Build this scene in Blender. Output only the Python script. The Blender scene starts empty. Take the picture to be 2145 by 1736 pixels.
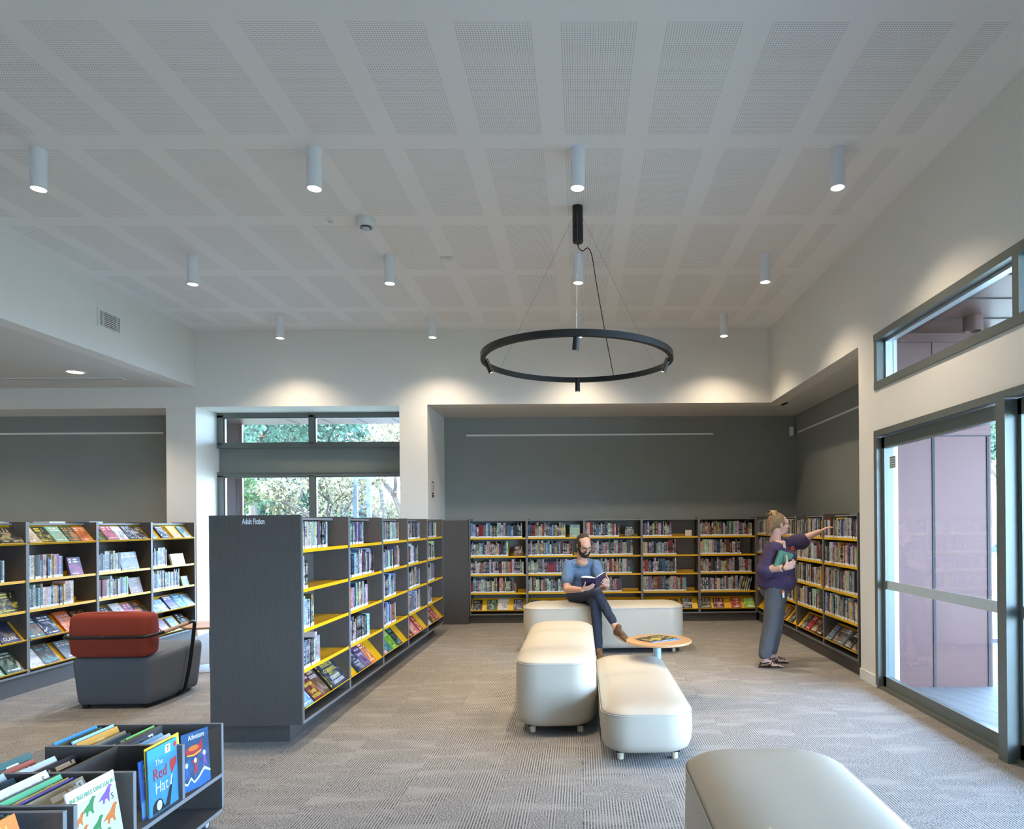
import bpy, bmesh, math, random
from mathutils import Vector, Matrix, Euler, noise as mnoise

# ------------------------------------------------------------------ camera, world, sun, exposure
SC = bpy.context.scene
COL = SC.collection
cam_d = bpy.data.cameras.new('camera')
cam = bpy.data.objects.new('camera', cam_d); COL.objects.link(cam)
cam_d.sensor_fit = 'HORIZONTAL'; cam_d.sensor_width = 36.0
cam_d.lens = 1400.0 / 2145.0 * 36.0
cam_d.shift_x = -0.0758; cam_d.shift_y = 0.10653
cam_d.clip_start = 0.05; cam_d.clip_end = 300
CAM = Vector((0, 0, 1.5))
cam.matrix_world = Matrix.Translation(CAM) @ Matrix.Rotation(-0.0139, 4, 'Z') @ Matrix.Rotation(math.pi/2, 4, 'X') @ Matrix.Rotation(-0.0087, 4, 'Z')
SC.camera = cam

W = bpy.data.worlds.new('sky'); SC.world = W; W.use_nodes = True
wn = W.node_tree; wn.nodes.clear()
w_out = wn.nodes.new('ShaderNodeOutputWorld'); w_bg = wn.nodes.new('ShaderNodeBackground')
w_tc = wn.nodes.new('ShaderNodeTexCoord'); w_sep = wn.nodes.new('ShaderNodeSeparateXYZ'); w_rmp = wn.nodes.new('ShaderNodeValToRGB')
wn.links.new(w_tc.outputs['Generated'], w_sep.inputs[0]); wn.links.new(w_sep.outputs['Z'], w_rmp.inputs[0])
w_rmp.color_ramp.elements[0].color = (0.50, 0.69, 1.0, 1); w_rmp.color_ramp.elements[0].position = 0.0
w_rmp.color_ramp.elements[1].color = (0.32, 0.54, 1.0, 1); w_rmp.color_ramp.elements[1].position = 0.7
wn.links.new(w_rmp.outputs[0], w_bg.inputs[0]); w_bg.inputs[1].default_value = 15.0
wn.links.new(w_bg.outputs[0], w_out.inputs[0])

def add_light(name, kind, loc, energy, color, rot=(0, 0, 0), **k):
    d = bpy.data.lights.new(name, kind); d.energy = energy; d.color = color
    for a, v in k.items():
        if a == 'portal': d.cycles.is_portal = True
        else: setattr(d, a, v)
    o = bpy.data.objects.new(name, d); o.location = loc; o.rotation_euler = rot; COL.objects.link(o)
    return o
add_light('sun', 'SUN', (0, -20, 30), 9.0, (1.0, 0.95, 0.88), (math.radians(38), 0, math.radians(-30)), angle=0.01)
# sky portals in the real glazed openings
add_light('portal_back', 'AREA', (-3.95, 9.97, 1.6), 1, (1, 1, 1), (math.radians(-90), 0, 0), shape='RECTANGLE', size=2.75, size_y=3.1, portal=True)
add_light('portal_side', 'AREA', (2.95, 1.6, 1.6), 1, (1, 1, 1), (0, math.radians(90), 0), shape='RECTANGLE', size=3.2, size_y=8.8, portal=True)


SC.view_settings.view_transform = 'Standard'; SC.view_settings.look = 'None'
SC.view_settings.gamma = 1.0; SC.view_settings.use_curve_mapping = False
SC.view_settings.exposure = 1.28
try:
    SC.cycles.use_denoising = True
    SC.cycles.max_bounces = 10; SC.cycles.diffuse_bounces = 5; SC.cycles.transparent_max_bounces = 16
    SC.cycles.sample_clamp_indirect = 6.0; SC.cycles.caustics_reflective = False; SC.cycles.caustics_refractive = False
    SC.cycles.filter_width = 1.2
except Exception: pass

# ------------------------------------------------------------------ helpers
def srgb(r, g=None, b=None):
    if g is None: r, g, b = r
    f = lambda c: (c/255/12.92) if c/255 <= 0.04045 else ((c/255+0.055)/1.055)**2.4
    return (f(r), f(g), f(b), 1.0)

MATS = {}
class MB_:
    "small node-graph builder for one material"
    def __init__(s, name):
        s.m = bpy.data.materials.new(name); s.m.use_nodes = True; s.t = s.m.node_tree; s.t.nodes.clear()
        s.out = s.t.nodes.new('ShaderNodeOutputMaterial'); MATS[name] = s.m
    def n(s, typ, ins=None, **props):
        nd = s.t.nodes.new('ShaderNode' + typ)
        for k, v in props.items(): setattr(nd, k, v)
        for k, v in (ins or {}).items():
            if hasattr(v, 'bl_idname') and hasattr(v, 'outputs'): v = v.outputs[0]
            if isinstance(v, bpy.types.NodeSocket): s.t.links.new(v, nd.inputs[k])
            else: nd.inputs[k].default_value = v
        return nd
    def math(s, op, a, b=0.0, c=None):
        ins = {0: a, 1: b}
        if c is not None: ins[2] = c
        return s.n('Math', ins, operation=op)
    def mix(s, fac, a, b, typ='MIX'):
        nd = s.t.nodes.new('ShaderNodeMix'); nd.data_type = 'RGBA'; nd.blend_type = typ
        for k, v in ((0, fac), (6, a), (7, b)):
            if hasattr(v, 'outputs') and hasattr(v, 'bl_idname'): v = v.outputs[0] if v.bl_idname != 'ShaderNodeMix' else v.outputs[2]
            if isinstance(v, bpy.types.NodeSocket): s.t.links.new(v, nd.inputs[k])
            else: nd.inputs[k].default_value = v
        return nd
    def pbr(s, color, rough=0.6, metal=0.0, bump=None, bstr=0.2, bdist=0.002, **extra):
        p = s.t.nodes.new('ShaderNodeBsdfPrincipled')
        if hasattr(color, 'outputs'): s.t.links.new(color.outputs[2 if color.bl_idname == 'ShaderNodeMix' else 0], p.inputs['Base Color'])
        else: p.inputs['Base Color'].default_value = color
        if hasattr(rough, 'outputs'): s.t.links.new(rough.outputs[0], p.inputs['Roughness'])
        else: p.inputs['Roughness'].default_value = rough
        p.inputs['Metallic'].default_value = metal
        for k, v in extra.items(): p.inputs[k.replace('_', ' ')].default_value = v
        if bump is not None:
            b = s.n('Bump', {'Strength': bstr, 'Distance': bdist, 'Height': bump}); s.t.links.new(b.outputs[0], p.inputs['Normal'])
        s.t.links.new(p.outputs[0], s.out.inputs[0]); return s.m
    def pos(s): return s.n('TexCoord').outputs['Object']
    def world(s): return s.n('NewGeometry').outputs['Position']

def plain(name, rgb, rough=0.6, metal=0.0, vary=0.06, scale=30.0, bstr=0.15, bdist=0.001, coat=0.0, stretch=(1, 1, 1)):
    b = MB_(name); mp = b.n('Mapping', {'Vector': b.world(), 'Scale': stretch})
    nz = b.n('TexNoise', {'Vector': mp, 'Scale': scale, 'Detail': 3.0})
    c = srgb(rgb); d = tuple(x*(1-vary*2) for x in c[:3]) + (1,); e = tuple(min(1, x*(1+vary*2)) for x in c[:3]) + (1,)
    return b.pbr(b.mix(nz, d, e), rough, metal, bump=nz, bstr=bstr, bdist=bdist, Coat_Weight=coat)

def new_obj(name, bm_or_me, mats, parent=None, smooth=False, loc=None, rot=None):
    if isinstance(bm_or_me, bmesh.types.BMesh):
        me = bpy.data.meshes.new(name); bm_or_me.normal_update(); bm_or_me.to_mesh(me); bm_or_me.free()
    else: me = bm_or_me
    if not isinstance(mats, (list, tuple)): mats = [mats]
    if not me.materials:
        for m in mats: me.materials.append(MATS[m] if isinstance(m, str) else m)
    if smooth is True: me.shade_smooth()
    elif smooth: 
        me.shade_smooth(); 
        try: me.set_sharp_from_angle(angle=smooth)
        except Exception: pass
    o = bpy.data.objects.new(name, me); COL.objects.link(o)
    if parent is not None: o.parent = parent
    if loc is not None: o.location = loc
    if rot is not None: o.rotation_euler = rot
    return o
def tag(o, label, cat, group=None):
    o['label'] = label; o['category'] = cat
    if group: o['group'] = group
    return o
def empty(name, loc=(0, 0, 0), rz=0.0, label=None, cat=None, group=None):
    o = bpy.data.objects.new(name, None); o.empty_display_size = 0.1; COL.objects.link(o)
    o.location = loc; o.rotation_euler = (0, 0, rz)
    if label: tag(o, label, cat, group)
    return o
def struct(name, bm, m, smooth=False):
    o = new_obj(name, bm, m, smooth=smooth); o['kind'] = 'structure'; return o

def B(): return bmesh.new()
def box(bm, x0, x1, y0, y1, z0, z1, mi=0, M=None, bev=0.0):
    vs = [bm.verts.new(Vector(p) if M is None else M @ Vector(p)) for p in
          ((x0,y0,z0),(x1,y0,z0),(x1,y1,z0),(x0,y1,z0),(x0,y0,z1),(x1,y0,z1),(x1,y1,z1),(x0,y1,z1))]
    fs = [bm.faces.new([vs[i] for i in q]) for q in ((3,2,1,0),(4,5,6,7),(0,1,5,4),(2,3,7,6),(1,2,6,5),(3,0,4,7))]
    for f in fs: f.material_index = mi
    if bev > 0:
        es = list({e for f in fs for e in f.edges})
        r = bmesh.ops.bevel(bm, geom=es, offset=bev, segments=2, profile=0.7, affect='EDGES')
        for f in r['faces']: f.material_index = mi
    return fs
def bx(*a, **k):
    bm = B(); box(bm, *a, **k); return bm
def boxes(lst, mi=0):
    bm = B()
    for l in lst: box(bm, *l, mi=mi)
    return bm
def ring_loft(bm, rings, cap=True, mi=0, closed=True):
    R = [[bm.verts.new(p) for p in r] for r in rings]
    n = len(R[0])
    for a, b in zip(R, R[1:]):
        for i in range(n if closed else n-1):
            f = bm.faces.new((a[i], a[(i+1) % n], b[(i+1) % n], b[i])); f.material_index = mi
    if cap:
        f = bm.faces.new(list(reversed(R[0]))); f.material_index = mi
        f = bm.faces.new(R[-1]); f.material_index = mi
    return R
def frame_axes(d):
    d = d.normalized(); h = Vector((0, 0, 1)) if abs(d.z) < 0.95 else Vector((1, 0, 0))
    u = d.cross(h).normalized(); return u, d.cross(u).normalized()*-1
def tube(bm, pts, r, seg=12, cap=True, mi=0, sq=False):
    pts = [Vector(p) for p in pts]; rings = []; u = v = None
    for i, p in enumerate(pts):
        d = (pts[min(i+1, len(pts)-1)] - pts[max(i-1, 0)]).normalized()
        if u is None: u, v = frame_axes(d)
        else:
            u = (u - d*u.dot(d)).normalized(); v = d.cross(u).normalized()
        if i == 0: v = d.cross(u).normalized()
        rr = r[i] if isinstance(r, (list, tuple)) else r
        rings.append([p + (u*math.cos(a) + v*math.sin(a))*rr for a in [2*math.pi*k/seg for k in range(seg)]])
    ring_loft(bm, rings, cap, mi)
def curve_pts(pts, n=8):
    "Catmull-Rom through the points"
    P = [Vector(p) for p in pts]; P = [P[0]*2-P[1]] + P + [P[-1]*2-P[-2]]; out = []
    for i in range(1, len(P)-2):
        for k in range(n):
            t = k/n; a, b, c, d = P[i-1], P[i], P[i+1], P[i+2]
            out.append(0.5*((2*b) + (c-a)*t + (2*a-5*b+4*c-d)*t*t + (3*b-a-3*c+d)*t**3))
    out.append(P[-2]); return out
def lathe(bm, prof, c=(0, 0, 0), seg=32, mi=0, M=None, cap=True):
    "profile of (radius, z)"
    rings = []
    for r, z in prof:
        ps = [Vector((c[0]+r*math.cos(a), c[1]+r*math.sin(a), c[2]+z)) for a in [2*math.pi*k/seg for k in range(seg)]]
        rings.append([M @ p for p in ps] if M is not None else ps)
    ring_loft(bm, rings, cap, mi)
def rrect(cx, cy, hx, hy, r, z, n=6):
    r = min(r, hx-1e-4, hy-1e-4); pts = []
    for qx, qy, a0 in ((1, 1, 0), (-1, 1, 90), (-1, -1, 180), (1, -1, 270)):
        for k in range(n+1):
            a = math.radians(a0 + 90*k/n); pts.append(Vector((cx+qx*(hx-r)+r*math.cos(a), cy+qy*(hy-r)+r*math.sin(a), z)))
    return pts
def text_mesh(s, size, sx=1.0, ext=0.0004, align='LEFT', shear=0.0, off=0.0):
    cu = bpy.data.curves.new('lettering', 'FONT'); cu.body = s; cu.size = size; cu.align_x = align; cu.extrude = ext; cu.shear = shear; cu.offset = off
    cu.resolution_u = 2
    o = bpy.data.objects.new('lettering', cu); COL.objects.link(o)
    me = bpy.data.meshes.new_from_object(o.evaluated_get(bpy.context.evaluated_depsgraph_get()))
    bpy.data.objects.remove(o); bpy.data.curves.remove(cu)
    me.transform(Matrix.Diagonal((sx, 1, 1, 1))); me.materials.clear()
    return me
def add_text(bm, s, size, M, mi, sx=1.0, align='LEFT', ext=0.0004, shear=0.0, off=0.0):
    me = text_mesh(s, size, sx, ext, align, shear, off); me.transform(M)
    k = len(bm.faces); bm.from_mesh(me); bm.faces.ensure_lookup_table()
    for f in bm.faces[k:]: f.material_index = mi
    bpy.data.meshes.remove(me)
# organic solids: tapered limbs and ellipsoids fused into one continuous surface
def capsule(bm, p0, p1, r0, r1, seg=14):
    p0, p1 = Vector(p0), Vector(p1); d = p1-p0
    if d.length < 1e-6: d = Vector((0, 0, 1e-4))
    dn = d.normalized(); u, v = frame_axes(dn); rings = []
    for a in (-84, -60, -30, 0): rings.append((p0 + dn*r0*math.sin(math.radians(a)), r0*math.cos(math.radians(a))))
    for a in (0, 30, 60, 84): rings.append((p1 + dn*r1*math.sin(math.radians(a)), r1*math.cos(math.radians(a))))
    v = dn.cross(u)
    ring_loft(bm, [[c + (u*math.cos(t)+v*math.sin(t))*r for t in [2*math.pi*k/seg for k in range(seg)]] for c, r in rings])
def ellipsoid(bm, c, r, R=None, seg=18):
    c = Vector(c); R = R or Matrix.Identity(3); rings = []
    for k in range(1, 12):
        a = math.pi*k/12 - math.pi/2
        rings.append([c + R @ Vector((r[0]*math.cos(a)*math.cos(t), r[1]*math.cos(a)*math.sin(t), r[2]*math.sin(a))) for t in [2*math.pi*q/seg for q in range(seg)]])
    ring_loft(bm, rings)
def fused(name, shapes, voxel, mat, parent, smooth_it=3, fac=0.5, cut=None, folds=None):
    bm = B()
    for s in shapes:
        if s[0] == 'c': capsule(bm, *s[1:])
        elif s[0] == 'e': ellipsoid(bm, *s[1:])
        elif s[0] == 'p':   # chain of tapered limbs
            for (a, ra), (b_, rb) in zip(s[1], s[1][1:]): capsule(bm, a, b_, ra, rb)
    me = bpy.data.meshes.new(name); bm.to_mesh(me); bm.free()
    o = bpy.data.objects.new(name, me); COL.objects.link(o)
    m = o.modifiers.new('r', 'REMESH'); m.mode = 'VOXEL'; m.voxel_size = voxel
    if smooth_it:
        k = o.modifiers.new('s', 'SMOOTH'); k.factor = fac; k.iterations = smooth_it
    me2 = bpy.data.meshes.new_from_object(o.evaluated_get(bpy.context.evaluated_depsgraph_get()))
    bpy.data.objects.remove(o); bpy.data.meshes.remove(me)
    if cut:
        bm = B(); bm.from_mesh(me2)
        for co, no in cut:
            g = bmesh.ops.bisect_plane(bm, geom=bm.verts[:]+bm.edges[:]+bm.faces[:], plane_co=co, plane_no=no, clear_outer=True)
        bm.to_mesh(me2); bm.free()
    if folds:      # cloth folds: ridged noise pushed along the normals
        amp, sx, sy, sz = folds; me2.calc_loop_triangles() if False else None
        no = [v.normal.copy() for v in me2.vertices]
        for v, n_ in zip(me2.vertices, no):
            p = Vector((v.co.x*sx, v.co.y*sy, v.co.z*sz)); r_ = 1-abs(mnoise.noise(p))*2.2 + 0.6*mnoise.noise(p*2.3)
            v.co += n_*amp*(r_-0.5)
    me2.materials.clear(); me2.shade_smooth(); me2.name = name
    return new_obj(name, me2, mat, parent)

# ------------------------------------------------------------------ materials
plain('wall_paint', (224, 221, 214), 0.75, vary=0.01, scale=6)
plain('dark_wall_paint', (138, 140, 135), 0.8, vary=0.02, scale=5)
plain('soffit_paint', (212, 209, 203), 0.75, vary=0.01)
plain('frame_metal', (112, 117, 112), 0.38, 0.35, vary=0.01)
plain('blind_panel', (118, 124, 119), 0.5, 0.1, vary=0.01)
plain('white_trim', (226, 226, 222), 0.5, vary=0.01)
plain('white_enamel', (226, 228, 232), 0.35, vary=0.005)
plain('black_enamel', (32, 33, 34), 0.4, 0.3, vary=0.01)
plain('white_plastic', (214, 214, 210), 0.4, vary=0.01)
plain('lens_black', (18, 18, 20), 0.12)
plain('yellow_metal', (236, 184, 18), 0.42, 0.05, vary=0.02, scale=8)
plain('cream_pages', (232, 224, 200), 0.85, vary=0.05, scale=300)
plain('copper_cladding', (92, 60, 54), 0.42, 0.3, vary=0.03, scale=2.0, bstr=0.04)
plain('dark_joint', (40, 34, 36), 0.6)
plain('vinyl', (188, 178, 160), 0.45, vary=0.012, scale=4, bstr=0.12, coat=0.12)
plain('vinyl_seam', (188, 184, 174), 0.5)
plain('pale_wood_leg', (205, 186, 158), 0.5, stretch=(1, 1, 0.1), scale=60)
plain('dark_under', (30, 32, 36), 0.8)
plain('red_wool', (142, 54, 36), 0.95, vary=0.1, scale=900, bstr=0.5, bdist=0.0008)
plain('grey_wool', (98, 103, 108), 0.95, vary=0.12, scale=900, bstr=0.5, bdist=0.0008)
plain('wood_arm', (178, 146, 118), 0.5, vary=0.08, scale=30, stretch=(1, 0.1, 1))
plain('pale_metal', (196, 206, 214), 0.35, 0.4, vary=0.01)
plain('blue_pole', (150, 172, 190), 0.4, 0.2, vary=0.01)
plain('skin_man', (206, 158, 134), 0.55, vary=0.03, scale=40, bstr=0.1)
plain('skin_woman', (214, 168, 150), 0.55, vary=0.03, scale=40, bstr=0.1)
plain('shirt_blue', (92, 118, 148), 0.9, vary=0.05, scale=25, bstr=0.5, bdist=0.004, stretch=(1, 1, 0.35))
plain('jeans_navy', (42, 50, 66), 0.9, vary=0.08, scale=40, bstr=0.5, bdist=0.003)
plain('shoe_brown', (98, 68, 44), 0.7, vary=0.08, scale=40)
plain('shoe_sole', (176, 158, 130), 0.8)
plain('beard_dark', (40, 34, 30), 0.9, vary=0.2, scale=300, bstr=0.6)
plain('hair_short', (58, 46, 38), 0.9, vary=0.2, scale=300, bstr=0.4)
plain('blouse_purple', (66, 52, 82), 0.9, vary=0.05, scale=25, bstr=0.5, bdist=0.004, stretch=(1, 1, 0.35))
plain('trousers_grey', (88, 90, 94), 0.9, vary=0.05, scale=25, bstr=0.5, bdist=0.004, stretch=(1, 1, 0.35))
plain('hair_blonde', (136, 108, 76), 0.8, vary=0.25, scale=160, bstr=0.8, bdist=0.003, stretch=(0.3, 1, 1))
plain('hair_clip_tan', (206, 172, 110), 0.3)
plain('bracelet_white', (220, 220, 214), 0.4)
plain('black_leather', (28, 26, 26), 0.5)
plain('tag_orange', (226, 98, 40), 0.5)
plain('pin_red', (176, 62, 44), 0.5, vary=0.3, scale=200)
plain('key_metal', (170, 165, 150), 0.3, 0.8)
plain('page_white', (226, 220, 204), 0.8, vary=0.02)
plain('navy_cover', (38, 36, 78), 0.4)
plain('ink_white', (236, 238, 240), 0.6, vary=0.0)
plain('ink_black', (26, 28, 30), 0.6, vary=0.0)
plain('ink_yellow', (236, 214, 60), 0.6, vary=0.0)
plain('ink_red', (196, 48, 52), 0.6, vary=0.0)
plain('ink_green', (64, 142, 82), 0.6, vary=0.0)
plain('ink_blue', (40, 110, 190), 0.6, vary=0.0)
plain('ink_orange', (232, 124, 46), 0.6, vary=0.0)
plain('ink_purple', (140, 90, 170), 0.6, vary=0.0)
plain('ink_lime', (150, 200, 70), 0.6, vary=0.0)
plain('rubber', (40, 40, 44), 0.6)
plain('concrete_path', (160, 150, 134), 0.9, vary=0.05, scale=3)
plain('bark', (74, 64, 54), 0.95, vary=0.2, scale=12)
plain('steel_post', (84, 92, 100), 0.5, 0.3)
plain('car_blue', (44, 54, 100), 0.3, 0.3)
plain('frosted_band', (182, 194, 198), 0.6)

def leafmat(name, rgb):
    b = MB_(name); nz = b.n('TexNoise', {'Vector': b.world(), 'Scale': 2.5, 'Detail': 2.0})
    c = srgb(rgb); col = b.mix(nz, tuple(x*0.6 for x in c[:3])+(1,), tuple(min(1, x*1.5) for x in c[:3])+(1,))
    d = b.t.nodes.new('ShaderNodeBsdfDiffuse'); t = b.t.nodes.new('ShaderNodeBsdfTranslucent'); m = b.t.nodes.new('ShaderNodeMixShader')
    b.t.links.new(col.outputs[2], d.inputs[0]); b.t.links.new(col.outputs[2], t.inputs[0]); m.inputs[0].default_value = 0.35
    b.t.links.new(d.outputs[0], m.inputs[1]); b.t.links.new(t.outputs[0], m.inputs[2]); b.t.links.new(m.outputs[0], b.out.inputs[0])
leafmat('leaf_green', (96, 112, 70)); leafmat('leaf_bluegreen', (86, 106, 88)); leafmat('leaf_dry', (130, 120, 92))

def dark_laminate():
    b = MB_('dark_laminate'); mp = b.n('Mapping', {'Vector': b.world(), 'Scale': (60, 60, 2.2)})
    nz = b.n('TexNoise', {'Vector': mp, 'Scale': 4.0, 'Detail': 4.0})
    r = b.mix(nz, srgb(68, 64, 61), srgb(92, 87, 83))
    b.pbr(r, 0.55, 0, bump=nz, bstr=0.2, bdist=0.0006)
    plain('edge_laminate', (120, 122, 124), 0.5, vary=0.02)
dark_laminate()

def wood_top():
    b = MB_('wood_top'); mp = b.n('Mapping', {'Vector': b.world(), 'Scale': (3, 30, 3)})
    nz = b.n('TexNoise', {'Vector': mp, 'Scale': 4.0, 'Detail': 5.0, 'Distortion': 0.6})
    b.pbr(b.mix(nz, srgb(170, 124, 80), srgb(204, 164, 118)), 0.38, 0, bump=nz, bstr=0.05)
wood_top()

def carpet():
    b = MB_('carpet_tiles'); P = b.world(); sp = b.n('SeparateXYZ', {0: P})
    X, Y = sp.outputs[0], sp.outputs[1]
    tY = b.math('FLOOR', b.math('MULTIPLY', Y, 2.0)); tX = b.math('FLOOR', b.math('MULTIPLY', X, 2.0))
    # long dashed ribs running away from the door wall, broken into patches per tile
    line = b.math('SINE', b.math('MULTIPLY', X, 2*math.pi/0.0155))
    lmask = b.math('GREATER_THAN', line, -0.05)
    pv = b.n('CombineXYZ', {0: b.math('MULTIPLY', X, 7.0), 1: b.math('ADD', b.math('MULTIPLY', Y, 2.2), b.math('MULTIPLY', tY, 17.3)), 2: b.math('MULTIPLY', tX, 3.1)})
    pn = b.n('TexNoise', {'Vector': pv, 'Scale': 1.0, 'Detail': 1.0})
    pmask = b.n('MapRange', {'Value': pn, 'From Min': 0.44, 'From Max': 0.5})
    pw = b.n('CombineXYZ', {0: b.math('MULTIPLY', X, 2.4), 1: b.math('ADD', b.math('MULTIPLY', Y, 8.0), b.math('MULTIPLY', tY, 5.7)), 2: b.math('MULTIPLY', tX, 7.7)})
    lightn = b.n('TexNoise', {'Vector': pw, 'Scale': 1.0, 'Detail': 2.0})
    light = b.n('MapRange', {'Value': lightn, 'From Min': 0.5, 'From Max': 0.68})
    dv = b.n('CombineXYZ', {0: b.math('MULTIPLY', X, 125.0), 1: b.math('MULTIPLY', Y, 190.0), 2: 0.0})
    dots = b.n('TexNoise', {'Vector': dv, 'Scale': 1.0, 'Detail': 0.0}); dm = b.n('MapRange', {'Value': dots, 'From Min': 0.45, 'From Max': 0.55})
    d2 = b.math('MULTIPLY', b.math('SUBTRACT', 1.0, dm), 0.72)
    ribs = b.math('MULTIPLY', lmask, b.math('ADD', 0.35, b.math('MULTIPLY', dm, 0.65)))
    ribs = b.math('MULTIPLY', ribs, pmask)
    dotted = b.math('MULTIPLY', b.math('SUBTRACT', 1.0, pmask), d2)
    dark = b.math('MULTIPLY', b.math('ADD', ribs, dotted), b.math('SUBTRACT', 1.0, b.math('MULTIPLY', light, 0.5)))
    tone = b.n('TexNoise', {'Vector': P, 'Scale': 0.7, 'Detail': 2.0})
    base = b.mix(tone, srgb(158, 152, 145), srgb(174, 168, 160))
    col = b.mix(dark, base, srgb(50, 48, 50))
    b.pbr(col, 0.95, 0, bump=dark, bstr=0.4, bdist=-0.002)
carpet()

def ceiling_mat():
    # plasterboard with square-grid perforated fields: 11 columns by rows, holes 4.6 mm at 14.6 mm
    b = MB_('perforated_ceiling'); sp = b.n('SeparateXYZ', {0: b.world()})
    X, Y = sp.outputs[0], sp.outputs[1]
    def cell(v, off, period, width, hole):
        u = b.math('FLOORED_MODULO', b.math('SUBTRACT', v, off), period)
        inside = b.math('LESS_THAN', u, width)
        h = b.math('SUBTRACT', b.math('FLOORED_MODULO', u, hole), hole/2)
        return inside, h
    ix, hx = cell(X, -0.088-10*0.5767, 0.5767, 0.4235, 0.0146)
    iy, hy = cell(Y, 3.597-6*1.2235, 1.2235, 1.052, 0.01461)
    r2 = b.math('ADD', b.math('MULTIPLY', hx, hx), b.math('MULTIPLY', hy, hy))
    hole = b.math('LESS_THAN', r2, 0.0026**2)
    lim = b.math('MULTIPLY', b.math('LESS_THAN', b.math('ABSOLUTE', b.math('ADD', X, 1.37)), 3.73), b.math('LESS_THAN', Y, 8.95))
    lim = b.math('MULTIPLY', lim, b.math('GREATER_THAN', Y, 3.58))
    m = b.math('MULTIPLY', b.math('MULTIPLY', ix, iy), b.math('MULTIPLY', hole, lim))
    b.pbr(b.mix(m, srgb(232, 231, 229), srgb(122, 122, 124)), 0.8)
ceiling_mat()

def glass(name, tint, refl=0.9):
    b = MB_(name); tr = b.n('BsdfTransparent', {0: tint}); gl = b.n('BsdfGlossy', {0: (refl, refl, refl, 1), 'Roughness': 0.0})
    lw = b.n('LayerWeight', {'Blend': 0.5}); fr = b.math('ADD', 0.03, b.math('MULTIPLY', b.math('POWER', lw.outputs[1], 5.0), 0.9)); mx = b.t.nodes.new('ShaderNodeMixShader')
    b.t.links.new(fr.outputs[0], mx.inputs[0]); b.t.links.new(tr.outputs[0], mx.inputs[1]); b.t.links.new(gl.outputs[0], mx.inputs[2])
    b.t.links.new(mx.outputs[0], b.out.inputs[0])
glass('window_glass', (0.93, 0.97, 0.96, 1)); glass('acrylic', (0.93, 0.95, 0.95, 1), 0.7); glass('spectacle_glass', (0.96, 0.97, 0.97, 1), 0.8)

def emis(name, rgb, s):
    b = MB_(name); e = b.n('Emission', {0: srgb(rgb), 1: s}); b.t.links.new(e.outputs[0], b.out.inputs[0])
emis('lamp_glow', (255, 236, 205), 14.0); emis('small_lamp_glow', (255, 232, 200), 5.0); emis('warm_lamp_glow', (255, 214, 160), 8.0)

def deck():
    b = MB_('deck_boards'); sp = b.n('SeparateXYZ', {0: b.n('Mapping', {'Vector': b.world(), 'Rotation': (0, 0, math.radians(-17))})})
    g = b.math('LESS_THAN', b.math('FLOORED_MODULO', sp.outputs[0], 0.14), 0.008)
    nz = b.n('TexNoise', {'Vector': b.n('Mapping', {'Vector': b.world(), 'Rotation': (0, 0, math.radians(-17)), 'Scale': (40, 2, 1)}), 'Scale': 1.0, 'Detail': 3.0})
    b.pbr(b.mix(g, b.mix(nz, srgb(96, 96, 95), srgb(124, 122, 118)), srgb(60, 62, 64)), 0.6)
deck()
def ground():
    b = MB_('lawn_and_paving'); nz = b.n('TexNoise', {'Vector': b.world(), 'Scale': 0.18, 'Detail': 3.0}); r = b.n('MapRange', {'Value': nz, 'From Min': 0.47, 'From Max': 0.53})
    b.pbr(b.mix(r, srgb(170, 162, 148), srgb(72, 92, 48)), 0.95)
ground()

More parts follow.
